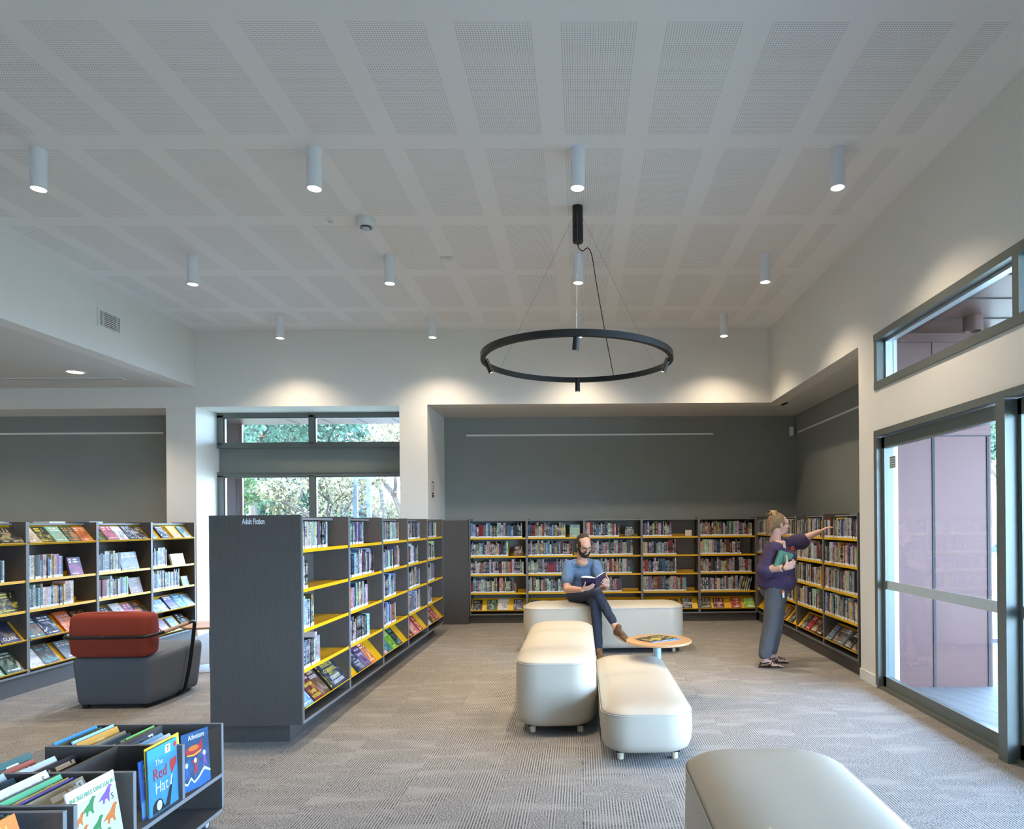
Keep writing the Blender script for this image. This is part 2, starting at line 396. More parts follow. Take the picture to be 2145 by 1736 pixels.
# print on books: colours come from two colour attributes, layout from the UVs (u < 0 means a blank side)
def book_print(name, face_out, words=True):
    b = MB_(name); c1 = b.n('VertexColor', layer_name='cover'); c2 = b.n('VertexColor', layer_name='ink')
    uv = b.n('UVMap', uv_map='print'); sp = b.n('SeparateXYZ', {0: uv}); U, V = sp.outputs[0], sp.outputs[1]
    s1 = b.n('SeparateColor', {0: c1}); s2 = b.n('SeparateColor', {0: c2})
    seed = b.math('ADD', b.math('MULTIPLY', s1.outputs[0], 91.7), b.math('MULTIPLY', s2.outputs[2], 57.1))
    rng = lambda v, a, c: b.math('MULTIPLY', b.math('GREATER_THAN', v, a), b.math('LESS_THAN', v, c))
    if not face_out:
        v3 = b.n('CombineXYZ', {0: b.math('MULTIPLY', U, 2.6), 1: b.math('MULTIPLY', V, 34.0), 2: seed})
        nz = b.n('TexNoise', {'Vector': v3, 'Scale': 1.0, 'Detail': 1.0})
        t = b.math('MULTIPLY', b.math('GREATER_THAN', nz, 0.5), b.math('MULTIPLY', 0.85, rng(U, 0.28, 0.72)))
        t = b.math('MULTIPLY', t, b.math('MAXIMUM', rng(V, 0.5, 0.93), rng(V, 0.22, 0.42)))
        v4 = b.n('CombineXYZ', {0: seed, 1: b.math('MULTIPLY', V, 3.0), 2: seed}); n2 = b.n('TexNoise', {'Vector': v4, 'Scale': 1.0, 'Detail': 2.0})
        art = b.math('MULTIPLY', b.n('MapRange', {'Value': n2, 'From Min': 0.48, 'From Max': 0.62}), b.math('GREATER_THAN', U, -0.5))
        col = b.mix(b.math('MULTIPLY', art, 0.55), c1, c2)
        col = b.mix(t, col, c2)
        lab = b.math('MULTIPLY', b.math('LESS_THAN', V, 0.15), b.math('GREATER_THAN', U, -0.5))
        tx = b.math('MULTIPLY', rng(V, 0.05, 0.1), b.math('GREATER_THAN', b.n('TexNoise', {'Vector': b.n('CombineXYZ', {0: b.math('MULTIPLY', U, 5.0), 1: b.math('MULTIPLY', V, 60.0), 2: seed}), 'Scale': 1.0}), 0.55))
        tx = b.math('MULTIPLY', tx, b.math('MULTIPLY', 0.6, rng(U, 0.25, 0.75)))
        lc = b.mix(tx, srgb(244, 244, 242), srgb(110, 110, 112))
        col = b.mix(lab, col, lc)
    else:
        v4 = b.n('CombineXYZ', {0: b.math('MULTIPLY', U, 2.5), 1: b.math('MULTIPLY', V, 3.2), 2: seed})
        n2 = b.n('TexNoise', {'Vector': v4, 'Scale': 1.0, 'Detail': 4.0, 'Distortion': 0.8})
        on = b.math('GREATER_THAN', U, -0.5)
        art = b.math('MULTIPLY', b.n('MapRange', {'Value': n2, 'From Min': 0.46, 'From Max': 0.62}), b.math('MULTIPLY', on, rng(V, 0.04, 0.66)))
        col = b.mix(b.math('MULTIPLY', art, 0.6 if words else 0.3), c1, c2)
        n3 = b.n('TexNoise', {'Vector': b.n('CombineXYZ', {0: b.math('MULTIPLY', U, 9.0), 1: b.math('MULTIPLY', V, 1.5), 2: seed}), 'Scale': 1.0, 'Detail': 1.0})
        t = b.math('MULTIPLY', b.math('GREATER_THAN', n3, 0.47), rng(U, 0.12, 0.88))
        rows = b.math('MAXIMUM', b.math('MAXIMUM', rng(V, 0.84, 0.92), rng(V, 0.71, 0.79)), rng(V, 0.1, 0.15))
        t = b.math('MULTIPLY', t, rows)
        n4 = b.math('GREATER_THAN', s2.outputs[1], 0.25)
        ic = b.mix(n4, srgb(236, 232, 220), c2)
        if words: col = b.mix(t, col, ic)
    b.pbr(col, 0.5, 0, Coat_Weight=0.04)
book_print('spine_print', False); book_print('cover_print', True); book_print('cover_art', True, False)
# ------------------------------------------------------------------ room shell
XL, XR, YW, ZC = -5.284, 2.6706, 9.279, 4.205       # upper walls, ceiling
YN, XNR, XNL, ZN = 10.426, 3.375, -2.105, 3.165      # back niche
YB0 = -3.6                                           # wall behind the camera
XFAR = -9.6
struct('floor', bx(XFAR, XR+0.1, YB0, 9.29, -0.2, 0), 'carpet_tiles')
fl = B(); box(fl, XNL, XNR, 9.29, YN, -0.2, 0); box(fl, XR+0.1, XNR, 6.352, 9.29, -0.2, 0); box(fl, -6.0, -2.49, 9.29, 9.99, -0.2, 0)
struct('floor_niche', fl, 'carpet_tiles')
struct('ceiling', bx(XL-0.2, XR+0.25, YB0, YW+0.2, ZC, ZC+0.2), 'perforated_ceiling')
# left upper wall and lower soffit beyond it
struct('wall_left_upper', bx(XL-0.2, XL, YB0, YW, 3.4275, ZC), 'wall_paint')
cl = B(); box(cl, XFAR, XL-0.2, YB0, YW, 3.4275, 3.62)
struct('ceiling_left', cl, 'soffit_paint')
struct('wall_left', bx(XFAR-0.2, XFAR, YB0, YW+0.7, 0, 3.62), 'wall_paint')
# back wall with window opening and niche openings
wb = B()
box(wb, -5.69, -5.284, YW, YW+0.56, 0, 3.4275)               # pier between grey niche and window
box(wb, -5.69, -5.284, YW+0.56, 9.99, 0, 3.17)
box(wb, XFAR, -5.69, YW, YW+0.7, 3.14, 3.62)
box(wb, -5.69, XL, YW, YW+0.7, 3.4275, 3.62)
box(wb, XL, -2.49, YW, YW+0.7, 3.155, ZC+0.2)                # over the window
box(wb, -2.49, XNL, YW, YN+0.1, 0, ZC+0.2)                   # pier between window and niche
box(wb, XNL, XR+0.25, YW, YW+0.25, ZN, ZC+0.2)               # over the niche
struct('wall_back', wb, 'wall_paint')
struct('ceiling_niche', boxes([(XNL, XNR+0.1, YW+0.25, YN+0.2, ZN, ZN+0.15), (XR+0.2, XNR+0.1, 6.352, YW+0.25, ZN, ZN+0.15)]), 'soffit_paint')
struct('wall_niche_back', bx(XNL, XNR+0.1, YN, YN+0.15, 0, ZN), 'dark_wall_paint')
struct('wall_niche_right', bx(XNR, XNR+0.12, 6.352, YN, 0, ZN), 'dark_wall_paint')
struct('wall_niche_left', boxes([(XFAR, -5.69, 9.9, 10.0, 0, 3.14)]), 'dark_wall_paint')
struct('wall_behind', bx(XFAR, XR+0.25, YB0-0.2, YB0, 0, ZC+0.2), 'wall_paint')
# right wall: header over the side niche, pillar, door and highlight openings
YD0, YD1, ZD = -3.0, 5.992, 2.31
wr = B()
box(wr, XR, XR+0.2, 6.352, YW, ZN, ZC)
box(wr, XR, XR+0.2, YD1, 6.352, 0, ZC)
box(wr, XR+0.2, XNR, 6.25, 6.352, 0, ZN)
box(wr, XR, XR+0.2, YB0, YD1, ZD, 2.68)
box(wr, XR, XR+0.2, YB0, YD1, 3.176, ZC)
box(wr, XR, XR+0.2, YB0, YD0, 0, ZD); box(wr, XR, XR+0.2, YB0, YD0, 2.68, 3.176)
struct('wall_right', wr, 'wall_paint')
struct('baseboard_right', bx(XR-0.012, XR, YD1, 6.352, 0, 0.10), 'white_trim')

# ------------------------------------------------------------------ window at the back
YG = 9.83
def windowset():
    o = struct('window_1', bx(-5.27, -2.50, YG+0.02, YG+0.1, 2.27, 2.655), 'blind_panel')
    fr = B(); x0, x1 = -5.283, -2.50; y0, y1 = YG-0.02, YG+0.08
    for z0, z1 in ((3.09, 3.155), (2.655, 2.715), (2.225, 2.285), (0.0, 0.09)): box(fr, x0, x1, y0, y1, z0, z1)
    box(fr, x0, x1, y0-0.012, y1, 2.645, 2.66); box(fr, x0, x1, y0-0.012, y1, 2.275, 2.29)
    for a, c in ((x0, x0+0.085), (-3.955, -3.875), (x1-0.06, x1)):
        box(fr, a, c, y0, y1, 0.0, 2.24); box(fr, a, c, y0, y1, 2.70, 3.12)
    new_obj('window_frame', fr, 'frame_metal', o)
    for a, c in ((x0+0.085, -3.955), (-3.875, x1-0.06)):
        for z0, z1 in ((2.715, 3.09), (0.09, 2.225)):
            new_obj('pane', bx(a, c, YG+0.03, YG+0.038, z0, z1), 'window_glass', o)
            s = B(); box(s, a, a+0.02, YG+0.0, YG+0.05, z0, z1); box(s, a, c, YG+0.0, YG+0.05, z1-0.012, z1); box(s, a, c, YG+0.0, YG+0.05, z0, z0+0.012); new_obj('glazing_bead', s, 'frame_metal', o)
windowset()

# high window band in the right wall
def highwindow():
    o = struct('window_2', boxes([(XR-0.015, XR+0.14, -3.0, YD1-0.0, 3.116, 3.176), (XR-0.015, XR+0.14, -3.0, YD1, 2.68, 2.745)]), 'frame_metal')
    for y in (5.962, 4.03, 2.1, 0.15, -1.8):
        new_obj('mullion', bx(XR-0.012, XR+0.14, y-0.03, y+0.03, 2.74, 3.12), 'frame_metal', o)
    for a, c in ((4.06, 5.93), (2.13, 4.0), (0.18, 2.07), (-1.77, 0.12), (-2.97, -1.83)):
        new_obj('pane', bx(XR+0.09, XR+0.098, a, c, 2.745, 3.116), 'window_glass', o)
        s = B(); box(s, XR+0.06, XR+0.12, c-0.02, c, 2.745, 3.116); box(s, XR+0.06, XR+0.12, a, c, 3.095, 3.116); new_obj('glazing_bead', s, 'pale_metal', o)
highwindow()

# sliding glass door wall
def doorset():
    o = struct('door_1', boxes([(XR-0.02, XR+0.13, -3.0, YD1, ZD-0.055, ZD), (XR-0.005, XR+0.13, -3.0, YD1, 0.0, 0.03), (XR-0.02, XR+0.13, YD1-0.06, YD1, 0.03, ZD-0.055)]), 'frame_metal')
    for y in (4.12, 0.15):
        new_obj('door_post', bx(XR-0.055, XR+0.11, y-0.045, y+0.045, 0, ZD-0.05), 'frame_metal', o)
    new_obj('door_post', bx(XR-0.02, XR+0.11, 2.1, 2.19, 0, ZD-0.05), 'frame_metal', o)
    for a, c in ((4.1, 5.93), (2.15, 4.09), (0.17, 2.13), (-1.85, 0.13)):
        lf = B(); x0, x1 = XR+0.025, XR+0.075
        box(lf, x0, x1, a, a+0.06, 0.03, ZD-0.065); box(lf, x0, x1, c-0.05, c, 0.03, ZD-0.065)
        box(lf, x0, x1, a, c, ZD-0.165, ZD-0.065); box(lf, x0, x1, a, c, 0.03, 0.12)
        leaf = new_obj('sliding_leaf', lf, 'frame_metal', o)
        new_obj('pane', bx(XR+0.045, XR+0.053, a+0.06, c-0.05, 0.12, ZD-0.165), 'window_glass', leaf)
        new_obj('safety_band', bx(XR+0.041, XR+0.0445, a+0.06, c-0.05, 0.895, 0.972), 'frosted_band', leaf)
doorset()
st = B(); box(st, XR+0.036, XR+0.0405, 5.70, 5.80, 1.96, 2.06, 0)
for k in range(4): box(st, XR+0.0355, XR+0.036, 5.71, 5.79, 1.975+k*0.02, 1.979+k*0.02, 1)
tag(new_obj('door_sticker', st, [plain('sticker_grey', (120, 132, 122), 0.6, vary=0), 'ink_white']), 'small grey-green printed sticker high on the sliding glass door', 'sticker')

# ------------------------------------------------------------------ outside
struct('terrain', bx(-60, 60, -30, 110, -0.62, -0.55), 'lawn_and_paving')
struct('deck', boxes([(XR+0.14, 6.4, -4.0, 8.2, -0.12, -0.01)]), 'deck_boards')
dk = B(); box(dk, 6.1, 6.4, 8.2, 8.35, -0.3, 0.05); box(dk, 3.8, 6.4, 8.2, 8.3, -0.5, 0.03); struct('deck_edge', dk, 'dark_laminate')
def cladding():
    b = B(); box(b, XR+0.2, 3.735, 6.02, 6.25, -0.1, 3.2); box(b, 3.5, 3.735, 6.25, 10.65, -0.1, 3.2)
    o = struct('wall_exterior', b, 'copper_cladding')
    j = B()
    for x in (3.205, 3.705): box(j, x-0.012, x+0.012, 6.012, 6.0199, -0.01, 2.26)
    box(j, XR+0.2, 3.735, 6.0125, 6.0199, 2.262, 2.272); box(j, 3.2, 3.206, 6.0125, 6.0199, 2.272, 3.12); box(j, XR+0.2, 3.735, 6.0125, 6.0199, 3.115, 3.12)
    new_obj('panel_joint', j, 'dark_joint', o)
cladding()
pc = B(); box(pc, XR+0.21, 6.6, -4.2, 12.1, 3.2, 3.5)
po = struct('ceiling_porch', pc, 'copper_cladding')
pj_ = B()
for k in range(16): box(pj_, XR+0.21, 6.6, 5.58-k*0.5-0.006, 5.58-k*0.5+0.006, 3.194, 3.1999)
new_obj('panel_joint', pj_, 'dark_joint', po)
lt = B(); lathe(lt, [(0.001, 0.12), (0.075, 0.12), (0.075, 0), (0.06, 0), (0.055, 0.02), (0.001, 0.02)], (3.3, 5.55, 3.08), 24)
tag(new_obj('porch_downlight', lt, 'copper_cladding', smooth=0.6), 'copper coloured cylinder light under the porch ceiling outside the high window', 'ceiling light')
# porch at the back window
bp = B(); box(bp, -9.6, -2.0, 9.99, 12.1, 3.33, 3.6); bo = struct('ceiling_porch_back', bp, 'copper_cladding')
pk = B()
for x in (-4.4, -3.8, -3.2, -5.0, -2.6): box(pk, x-0.008, x+0.008, 10.0, 12.09, 3.324, 3.3299)
new_obj('panel_joint', pk, 'dark_joint', bo)
bw = B(); box(bw, -9.6, -6.02, 12.0, 12.05, -0.5, 3.34); bo = struct('wall_exterior_back', bw, 'copper_cladding')
new_obj('panel_joint', bx(-6.15, -6.12, 11.985, 11.999, -0.5, 3.0), 'dark_joint', bo)
struct('deck_back', bx(-9.6, -2.0, 9.99, 12.4, -0.2, -0.02), 'deck_boards')
# earth bank and pale path behind the window
hb = B(); random.seed(4); N = 24; V = []
for j in range(10):
    V.append([hb.verts.new((-45+i*3.2, 17+j*3.4, -0.54 + 0.33*max(0, j-1)**0.85 + 0.25*mnoise.noise(Vector((i*0.4, j*0.5, 0))))) for i in range(N)])
for j in range(9):
    for i in range(N-1): hb.faces.new((V[j][i], V[j][i+1], V[j+1][i+1], V[j+1][i]))
struct('hill', hb, 'concrete_path', smooth=True)

def tree(name, base, h, r, leaf, label, seed, nleaf=5200, bare=0.0, spread=1.0, lean=0.0, lsize=0.12):
    rnd = random.Random(seed); root = empty(name, base, 0, label, 'tree')
    wood = B(); tips = []
    def grow(p, d, L, rad, lev):
        q = p + d*L; mid = p + d*L*0.5 + Vector((rnd.uniform(-1, 1), rnd.uniform(-1, 1), rnd.uniform(-.4, .4)))*L*0.08
        tube(wood, [p, mid, q], [rad, rad*0.85, rad*0.66], seg=6 if lev < 3 else 4, cap=lev == 0)
        if lev >= 2: tips.append((q, L)); tips.append((mid, L))
        if lev >= 5 or rad < 0.006: return
        for _ in range(3 if lev < 3 else 2):
            a = Vector((rnd.uniform(-1, 1), rnd.uniform(-1, 1), rnd.uniform(-0.35, 0.8)))*spread
            grow(q, (d*0.75 + a*0.7).normalized(), L*rnd.uniform(0.6, 0.82), rad*0.6, lev+1)
    grow(Vector((0, 0, 0)), Vector((lean, 0, 1)).normalized(), h*0.3, r, 0)
    new_obj('trunk', wood, 'bark', root)
    if bare < 1:
        lf = B()
        for k in range(nleaf):
            p, L = tips[rnd.randrange(len(tips))]
            c = p + Vector((rnd.gauss(0, 1), rnd.gauss(0, 1), rnd.gauss(0, 0.8)))*L*0.42
            a = Vector((rnd.uniform(-1, 1), rnd.uniform(-1, 1), rnd.uniform(-1, 1))).normalized()*lsize*rnd.uniform(0.5, 1.2)
            e = a.cross(Vector((rnd.uniform(-1, 1), rnd.uniform(-1, 1), rnd.uniform(-1, 1)))).normalized()*lsize*0.4
            lf.faces.new([lf.verts.new(c+v) for v in (-a, e, a, -e)])
        new_obj('foliage', lf, leaf, root)
    return root
tree('gum_tree', (-8.6, 20, -0.3), 7.5, 0.17, 'leaf_bluegreen', 'grey-green gum tree outside the back window, nearest the copper wall', 3, 7000)
tree('gum_tree', (-12.2, 25, -0.2), 9.5, 0.2, 'leaf_bluegreen', 'larger blue-green gum tree further out beyond the back window', 5, 8000, lsize=0.16)
tree('scrub_tree', (-6.6, 17.5, -0.3), 4.2, 0.1, 'leaf_dry', 'straw-coloured scrubby tree outside the middle of the back window', 8, 4200, spread=1.3, lsize=0.07)
tree('scrub_tree', (-5.4, 23, 0.2), 6.0, 0.13, 'leaf_dry', 'dry twiggy tree behind the steel gantry outside the back window', 9, 5200, spread=1.2, lsize=0.1)
tree('leaning_tree', (-4.3, 20, 0.0), 5.0, 0.18, 'leaf_dry', 'leaning tree with thick dark trunk right of the steel gantry', 12, 3000, spread=1.2, lean=-0.7, lsize=0.08)
tree('bare_tree', (-8.0, 27, 0.5), 8.0, 0.12, 'leaf_dry', 'bare branched tree against the sky in the upper window pane', 15, 0, bare=1.0, spread=1.1)
tree('scrub_tree', (-9.6, 17.0, -0.3), 4.0, 0.1, 'leaf_green', 'low green shrubby tree beside the copper wall outside', 21, 4200, spread=1.3, lsize=0.08)
tree('street_tree', (12.5, 19, -0.55), 9.0, 0.2, 'leaf_green', 'tall airy gum tree on the lawn beyond the sliding door', 31, 6500, lsize=0.13)
tree('street_tree', (26, 42, -0.55), 9.0, 0.2, 'leaf_bluegreen', 'distant tree beside the parked car beyond the sliding door', 33, 4500, lsize=0.2)
hg = B(); rnd = random.Random(3)
for k in range(2500):
    c = Vector((rnd.uniform(14, 28), rnd.uniform(33, 35), rnd.uniform(-0.5, 0.5))); a = Vector((rnd.uniform(-1, 1), rnd.uniform(-1, 1), rnd.uniform(-1, 1)))*0.2
    e = a.cross(Vector((0.3, 0.5, 1))).normalized()*0.1; hg.faces.new([hg.verts.new(c+v) for v in (-a, e, a, -e)])
o = tag(new_obj('hedge', hg, 'leaf_green'), 'low green hedge across the lawn beyond the sliding door', 'hedge'); o['kind'] = 'stuff'
def scrub(x0, x1, y0, y1, z0, z1, n, mat, ls, seed, label):
    r_ = random.Random(seed); b = B()
    for k in range(n):
        x = r_.uniform(x0, x1); top = z1*(0.62+0.5*mnoise.noise(Vector((x*0.45, seed, 0))))
        c = Vector((x, r_.uniform(y0, y1), z0+(top-z0)*r_.random()**0.7)); a = Vector((r_.uniform(-1, 1), r_.uniform(-1, 1), r_.uniform(-1, 1))).normalized()*ls*r_.uniform(.5, 1.3)
        e = a.cross(Vector((r_.uniform(-1, 1), r_.uniform(-1, 1), 1))).normalized()*ls*.4; b.faces.new([b.verts.new(c+v) for v in (-a, e, a, -e)])
    o = tag(new_obj('undergrowth', b, mat), label, 'bushes'); o['kind'] = 'stuff'
scrub(-19, -9.5, 27, 30, 0.2, 9.5, 11000, 'leaf_bluegreen', .2, 3, 'tall mass of blue-green scrub behind the gum trees')
scrub(-17, -3, 30, 33, 0.4, 4.6, 9000, 'leaf_dry', .17, 5, 'dry grey-brown scrub along the bank behind the trees')
# steel gantry outside
gt = empty('steel_gantry', (-5.25, 16.2, -0.5), 0, 'blue-grey steel gantry post standing outside the back window', 'steel gantry')
for x in (-0.16, 0.16): new_obj('upright', boxes([(x-0.045, x+0.045, -0.05, 0.05, 0, 3.12)]), 'steel_post', gt)
g = B(); box(g, -0.2, 0.2, -0.05, 0.05, 3.12, 3.2); new_obj('crossbar', g, 'steel_post', gt)
g = B()
for k in range(7): tube(g, [(-0.16 if k % 2 else 0.16, 0, 0.1+k*0.43), (0.16 if k % 2 else -0.16, 0, 0.53+k*0.43)], 0.012, 6)
new_obj('lacing', g, 'steel_post', gt)
# parked car, far off
def car(base, rz):
    r = empty('parked_car', base, rz, 'dark blue parked car far off beyond the sliding door', 'car')
    prof = [(-2.1, .35), (-2.12, .75), (-1.5, .9), (-0.9, 1.35), (0.5, 1.38), (1.2, .95), (2.0, .82), (2.1, .4)]
    b = B(); ring_loft(b, [[Vector((x, y, z)) for x, z in prof] for y in (-0.85, 0.85)]); new_obj('body', b, 'car_blue', r)
    w = B(); ring_loft(w, [[Vector((x, y, z)) for x, z in ((-1.35, .93), (-0.85, 1.28), (0.45, 1.3), (1.0, .95))] for y in (-0.86, 0.86)]); new_obj('window', w, 'lens_black', r)
    for x in (-1.35, 1.35):
        for y in (-0.8, 0.8):
            t = B(); lathe(t, [(0.001, -.1), (.32, -.1), (.34, 0), (.32, .1), (.001, .1)], (0, 0, 0), 20, M=Matrix.Translation((x, y, .33)) @ Matrix.Rotation(math.pi/2, 4, 'X')); new_obj('wheel', t, 'rubber', r)
car((18.6, 29.0, -0.55), 0.2)

# ------------------------------------------------------------------ ceiling fixtures
def spot(name, loc, e, size, blend, color=(1.0, 0.83, 0.62), rot=(0, 0, 0), r=0.04):
    return add_light(name, 'SPOT', loc, e, color, rot, spot_size=math.radians(size), spot_blend=blend, shadow_soft_size=r)
proto = empty('ceiling_downlight', (0, 0, ZC))
c = B(); lathe(c, [(0.052, 0), (0.052, -0.283), (0.0465, -0.283), (0.0465, -0.24), (0.001, -0.24)], (0, 0, 0), 32, cap=False); new_obj('housing', c, 'white_enamel', proto, smooth=0.6)
c = B(); lathe(c, [(0.001, -0.277), (0.0464, -0.277), (0.0464, -0.272), (0.001, -0.272)], (0, 0, 0), 24); new_obj('lens', c, 'lamp_glow', proto)
def dup(o, loc=None, rz=None):
    c_ = o.copy(); COL.objects.link(c_)
    for ch in list(o.children):
        d = ch.copy(); COL.objects.link(d); d.parent = c_
        for g_ in ch.children: e_ = g_.copy(); COL.objects.link(e_); e_.parent = d
    if loc is not None: c_.location = loc
    if rz is not None: c_.rotation_euler = (0, 0, rz)
    return c_
rown = ['row nearest the viewer', 'middle row', 'row nearest the back wall']; coln = ['leftmost', 'second from left', 'second from right', 'rightmost']
first = True
for j, y in enumerate((4.83, 6.73, 8.67)):
    for i, x in enumerate((-3.85, -1.89, 0.0, 1.89)):
        o = proto if first else dup(proto); first = False; o.location = (x, y, ZC)
        tag(o, f'white cylinder downlight, {coln[i]} in the {rown[j]}', 'ceiling light', 'white cylinder downlights on the perforated ceiling')
        spot('downlight_beam', (x, y, ZC-0.29), (66, 70, 62)[j], 125, 1.0)
# ring chandelier
rg = empty('ring_chandelier', (-0.015, 5.70, 2.925), 0, 'large black ring pendant light hanging on cables with four small spots', 'pendant light')
Rr = 0.815; bm = B(); seg = 96
rings = [[Vector((r*math.cos(2*math.pi*k/seg), r*math.sin(2*math.pi*k/seg), z)) for k in range(seg)] for r, z in ((Rr, -0.05), (Rr, 0), (Rr-0.012, 0), (Rr-0.012, -0.03), (Rr-0.04, -0.03), (Rr-0.04, -0.05), (Rr-0.012, -0.05), (Rr, -0.05))]
ring_loft(bm, rings, cap=False); bmesh.ops.remove_doubles(bm, verts=bm.verts, dist=1e-5); new_obj('ring', bm, 'black_enamel', rg, smooth=0.6)
for ang, tilt, on in ((-90, -6, 0), (90, 0, 1), (180, 24, 1), (0, -24, 1)):
    a = math.radians(ang); p = Vector(((Rr-0.04)*math.cos(a), (Rr-0.04)*math.sin(a), -0.03))
    M = Matrix.Translation(p) @ Matrix.Rotation(math.radians(tilt)*(-1), 4, 'Y') @ Matrix.Rotation(math.radians(8 if ang == -90 else 0), 4, 'X')
    s_ = B(); lathe(s_, [(0.001, 0.01), (0.0235, 0.01), (0.0235, -0.115), (0.019, -0.115), (0.019, -0.1), (0.001, -0.1)], (0, 0, 0), 20, M=M); sp_ = new_obj('spot_head', s_, 'black_enamel', rg, smooth=0.6)
    k_ = B(); lathe(k_, [(0.001, -0.109), (0.0185, -0.109), (0.0185, -0.105), (0.001, -0.105)], (0, 0, 0), 16, M=M); new_obj('lens', k_, 'small_lamp_glow', sp_)
    w_ = rg.matrix_basis @ M if False else Matrix.Translation(rg.location) @ M
    add_light('spot_beam', 'SPOT', w_ @ Vector((0, 0, -0.13)), 16, (1, 0.86, 0.68), w_.to_euler(), spot_size=math.radians(60), spot_blend=0.8, shadow_soft_size=0.02)
cy = B(); lathe(cy, [(0.001, ZC-2.925), (0.045, ZC-2.925), (0.045, 0.98), (0.04, 0.97), (0.001, 0.97)], (0.015, 0, 0), 28); new_obj('canopy', cy, 'black_enamel', rg, smooth=0.6)
cb = B(); tube(cb, curve_pts([(0.015, 0, 0.98), (0.02, 0, 0.93), (0.055, 0, 0.90), (0.1, 0.0, 0.925), (0.135, 0.02, 0.86), (0.17, 0.07, 0.66), (0.25, 0.35, 0.33), (0.345, 0.72, 0.0)], 8), 0.0042, 8); new_obj('power_cord', cb, 'black_enamel', rg, smooth=True)
for a in (28, 150, 270):
    wv = B(); tube(wv, [(0.015, 0, ZC-2.925-0.01), (Rr*math.cos(math.radians(a))*0.99, Rr*math.sin(math.radians(a))*0.99, 0)], 0.0011, 6); new_obj('wire', wv, 'edge_laminate', rg)
# dome camera, sprinkler cover, sensor, vent, soffit downlight, slot diffuser
dc = empty('dome_camera', (-1.87, 5.93, ZC), 0, 'white dome security camera on the ceiling', 'security camera')
b_ = B(); lathe(b_, [(0.085, 0), (0.085, -0.035), (0.082, -0.05), (0.078, -0.06), (0.07, -0.07), (0.04, -0.072), (0.001, -0.072)], seg=32, cap=False); new_obj('housing', b_, 'white_plastic', dc, smooth=0.7)
b_ = B(); lathe(b_, [(0.05, -0.071), (0.05, -0.08), (0.036, -0.083), (0.03, -0.08)], seg=28, cap=False); new_obj('collar', b_, 'lens_black', dc, smooth=0.7)
b_ = B(); lathe(b_, [(0.034, -0.08), (0.028, -0.095), (0.001, -0.105)], seg=24, cap=False); new_obj('lens', b_, 'pale_metal', dc, smooth=0.9)
b_ = B(); lathe(b_, [(0.001, 0), (0.045, 0), (0.045, -0.006), (0.001, -0.009)], seg=28)
for a in range(3): box(b_, -0.02, 0.02, -0.003, 0.003, -0.02, -0.008, M=Matrix.Rotation(a*1.05, 4, 'Z'))
tag(new_obj('sprinkler_head', b_, 'white_plastic', loc=(-2.19, 5.95, ZC), smooth=0.5), 'flat white sprinkler disc on the ceiling beside the dome camera', 'sprinkler')
b_ = B(); box(b_, -0.06, 0.06, -0.035, 0.035, -0.03, 0, bev=0.006); box(b_, -0.02, -0.01, -0.02, -0.01, -0.034, -0.03); box(b_, 0.02, 0.03, -0.02, -0.01, -0.034, -0.03)
tag(new_obj('ceiling_sensor', b_, 'white_plastic', loc=(-1.33, 6.78, ZC)), 'small white rectangular sensor box on the perforated ceiling', 'sensor')
vg = empty('wall_vent', (XL, 7.6, 3.82), 0, 'white louvred air vent high on the left wall', 'air vent')
f_ = B()
for l in ((0, .012, -.19, .19, .085, .105), (0, .012, -.19, .19, -.105, -.085), (0, .012, -.19, -.165, -.085, .085), (0, .012, .165, .19, -.085, .085)): box(f_, *l)
new_obj('frame', f_, 'white_trim', vg); new_obj('backing', bx(0.0005, 0.003, -.165, .165, -.085, .085), 'dark_joint', vg)
s_ = B()
for k in range(8): box(s_, 0.002, 0.012, -.165, .165, -.078+k*.021, -.068+k*.021)
for y in (-.11, .11): box(s_, 0.004, 0.0125, y-.004, y+.004, -.085, .085)
new_obj('slats', s_, 'white_trim', vg)
sd = empty('recessed_downlight', (-6.22, 8.34, 3.4275), 0, 'round recessed downlight in the low soffit at the left', 'ceiling light')
b_ = B(); lathe(b_, [(0.115, 0), (0.112, -0.006), (0.088, -0.006), (0.086, 0)], seg=36, cap=False); new_obj('trim_ring', b_, 'white_enamel', sd, smooth=0.6)
b_ = B(); lathe(b_, [(0.001, -0.002), (0.087, -0.002), (0.087, -0.0005), (0.001, -0.0005)], seg=32); new_obj('lens', b_, 'warm_lamp_glow', sd)
spot('recessed_beam', (-6.22, 8.34, 3.41), 60, 120, 0.8)
for x, y in ((-8.2, 8.34), (-6.8, 5.4), (-6.8, 2.4), (-6.8, -0.8)):
    o = dup(sd, (x, y, 3.4275)); tag(o, 'round recessed downlight further along the low soffit outside the view', 'ceiling light', 'recessed downlights beyond the view')
    spot('recessed_beam', (x, y, 3.41), 60, 120, 0.8)
b_ = B(); box(b_, -9.3, -5.9, 8.66, 8.70, 3.420, 3.4275, 0); box(b_, -9.3, -5.9, 8.70, 8.74, 3.4255, 3.4275, 1); box(b_, -9.3, -5.9, 8.74, 8.755, 3.420, 3.4275, 0); box(b_, -5.9, -5.87, 8.63, 8.77, 3.419, 3.4275, 0)
tag(new_obj('slot_diffuser', b_, ['white_enamel', 'dark_joint']), 'long thin slot air diffuser in the low soffit above the grey alcove', 'air diffuser')
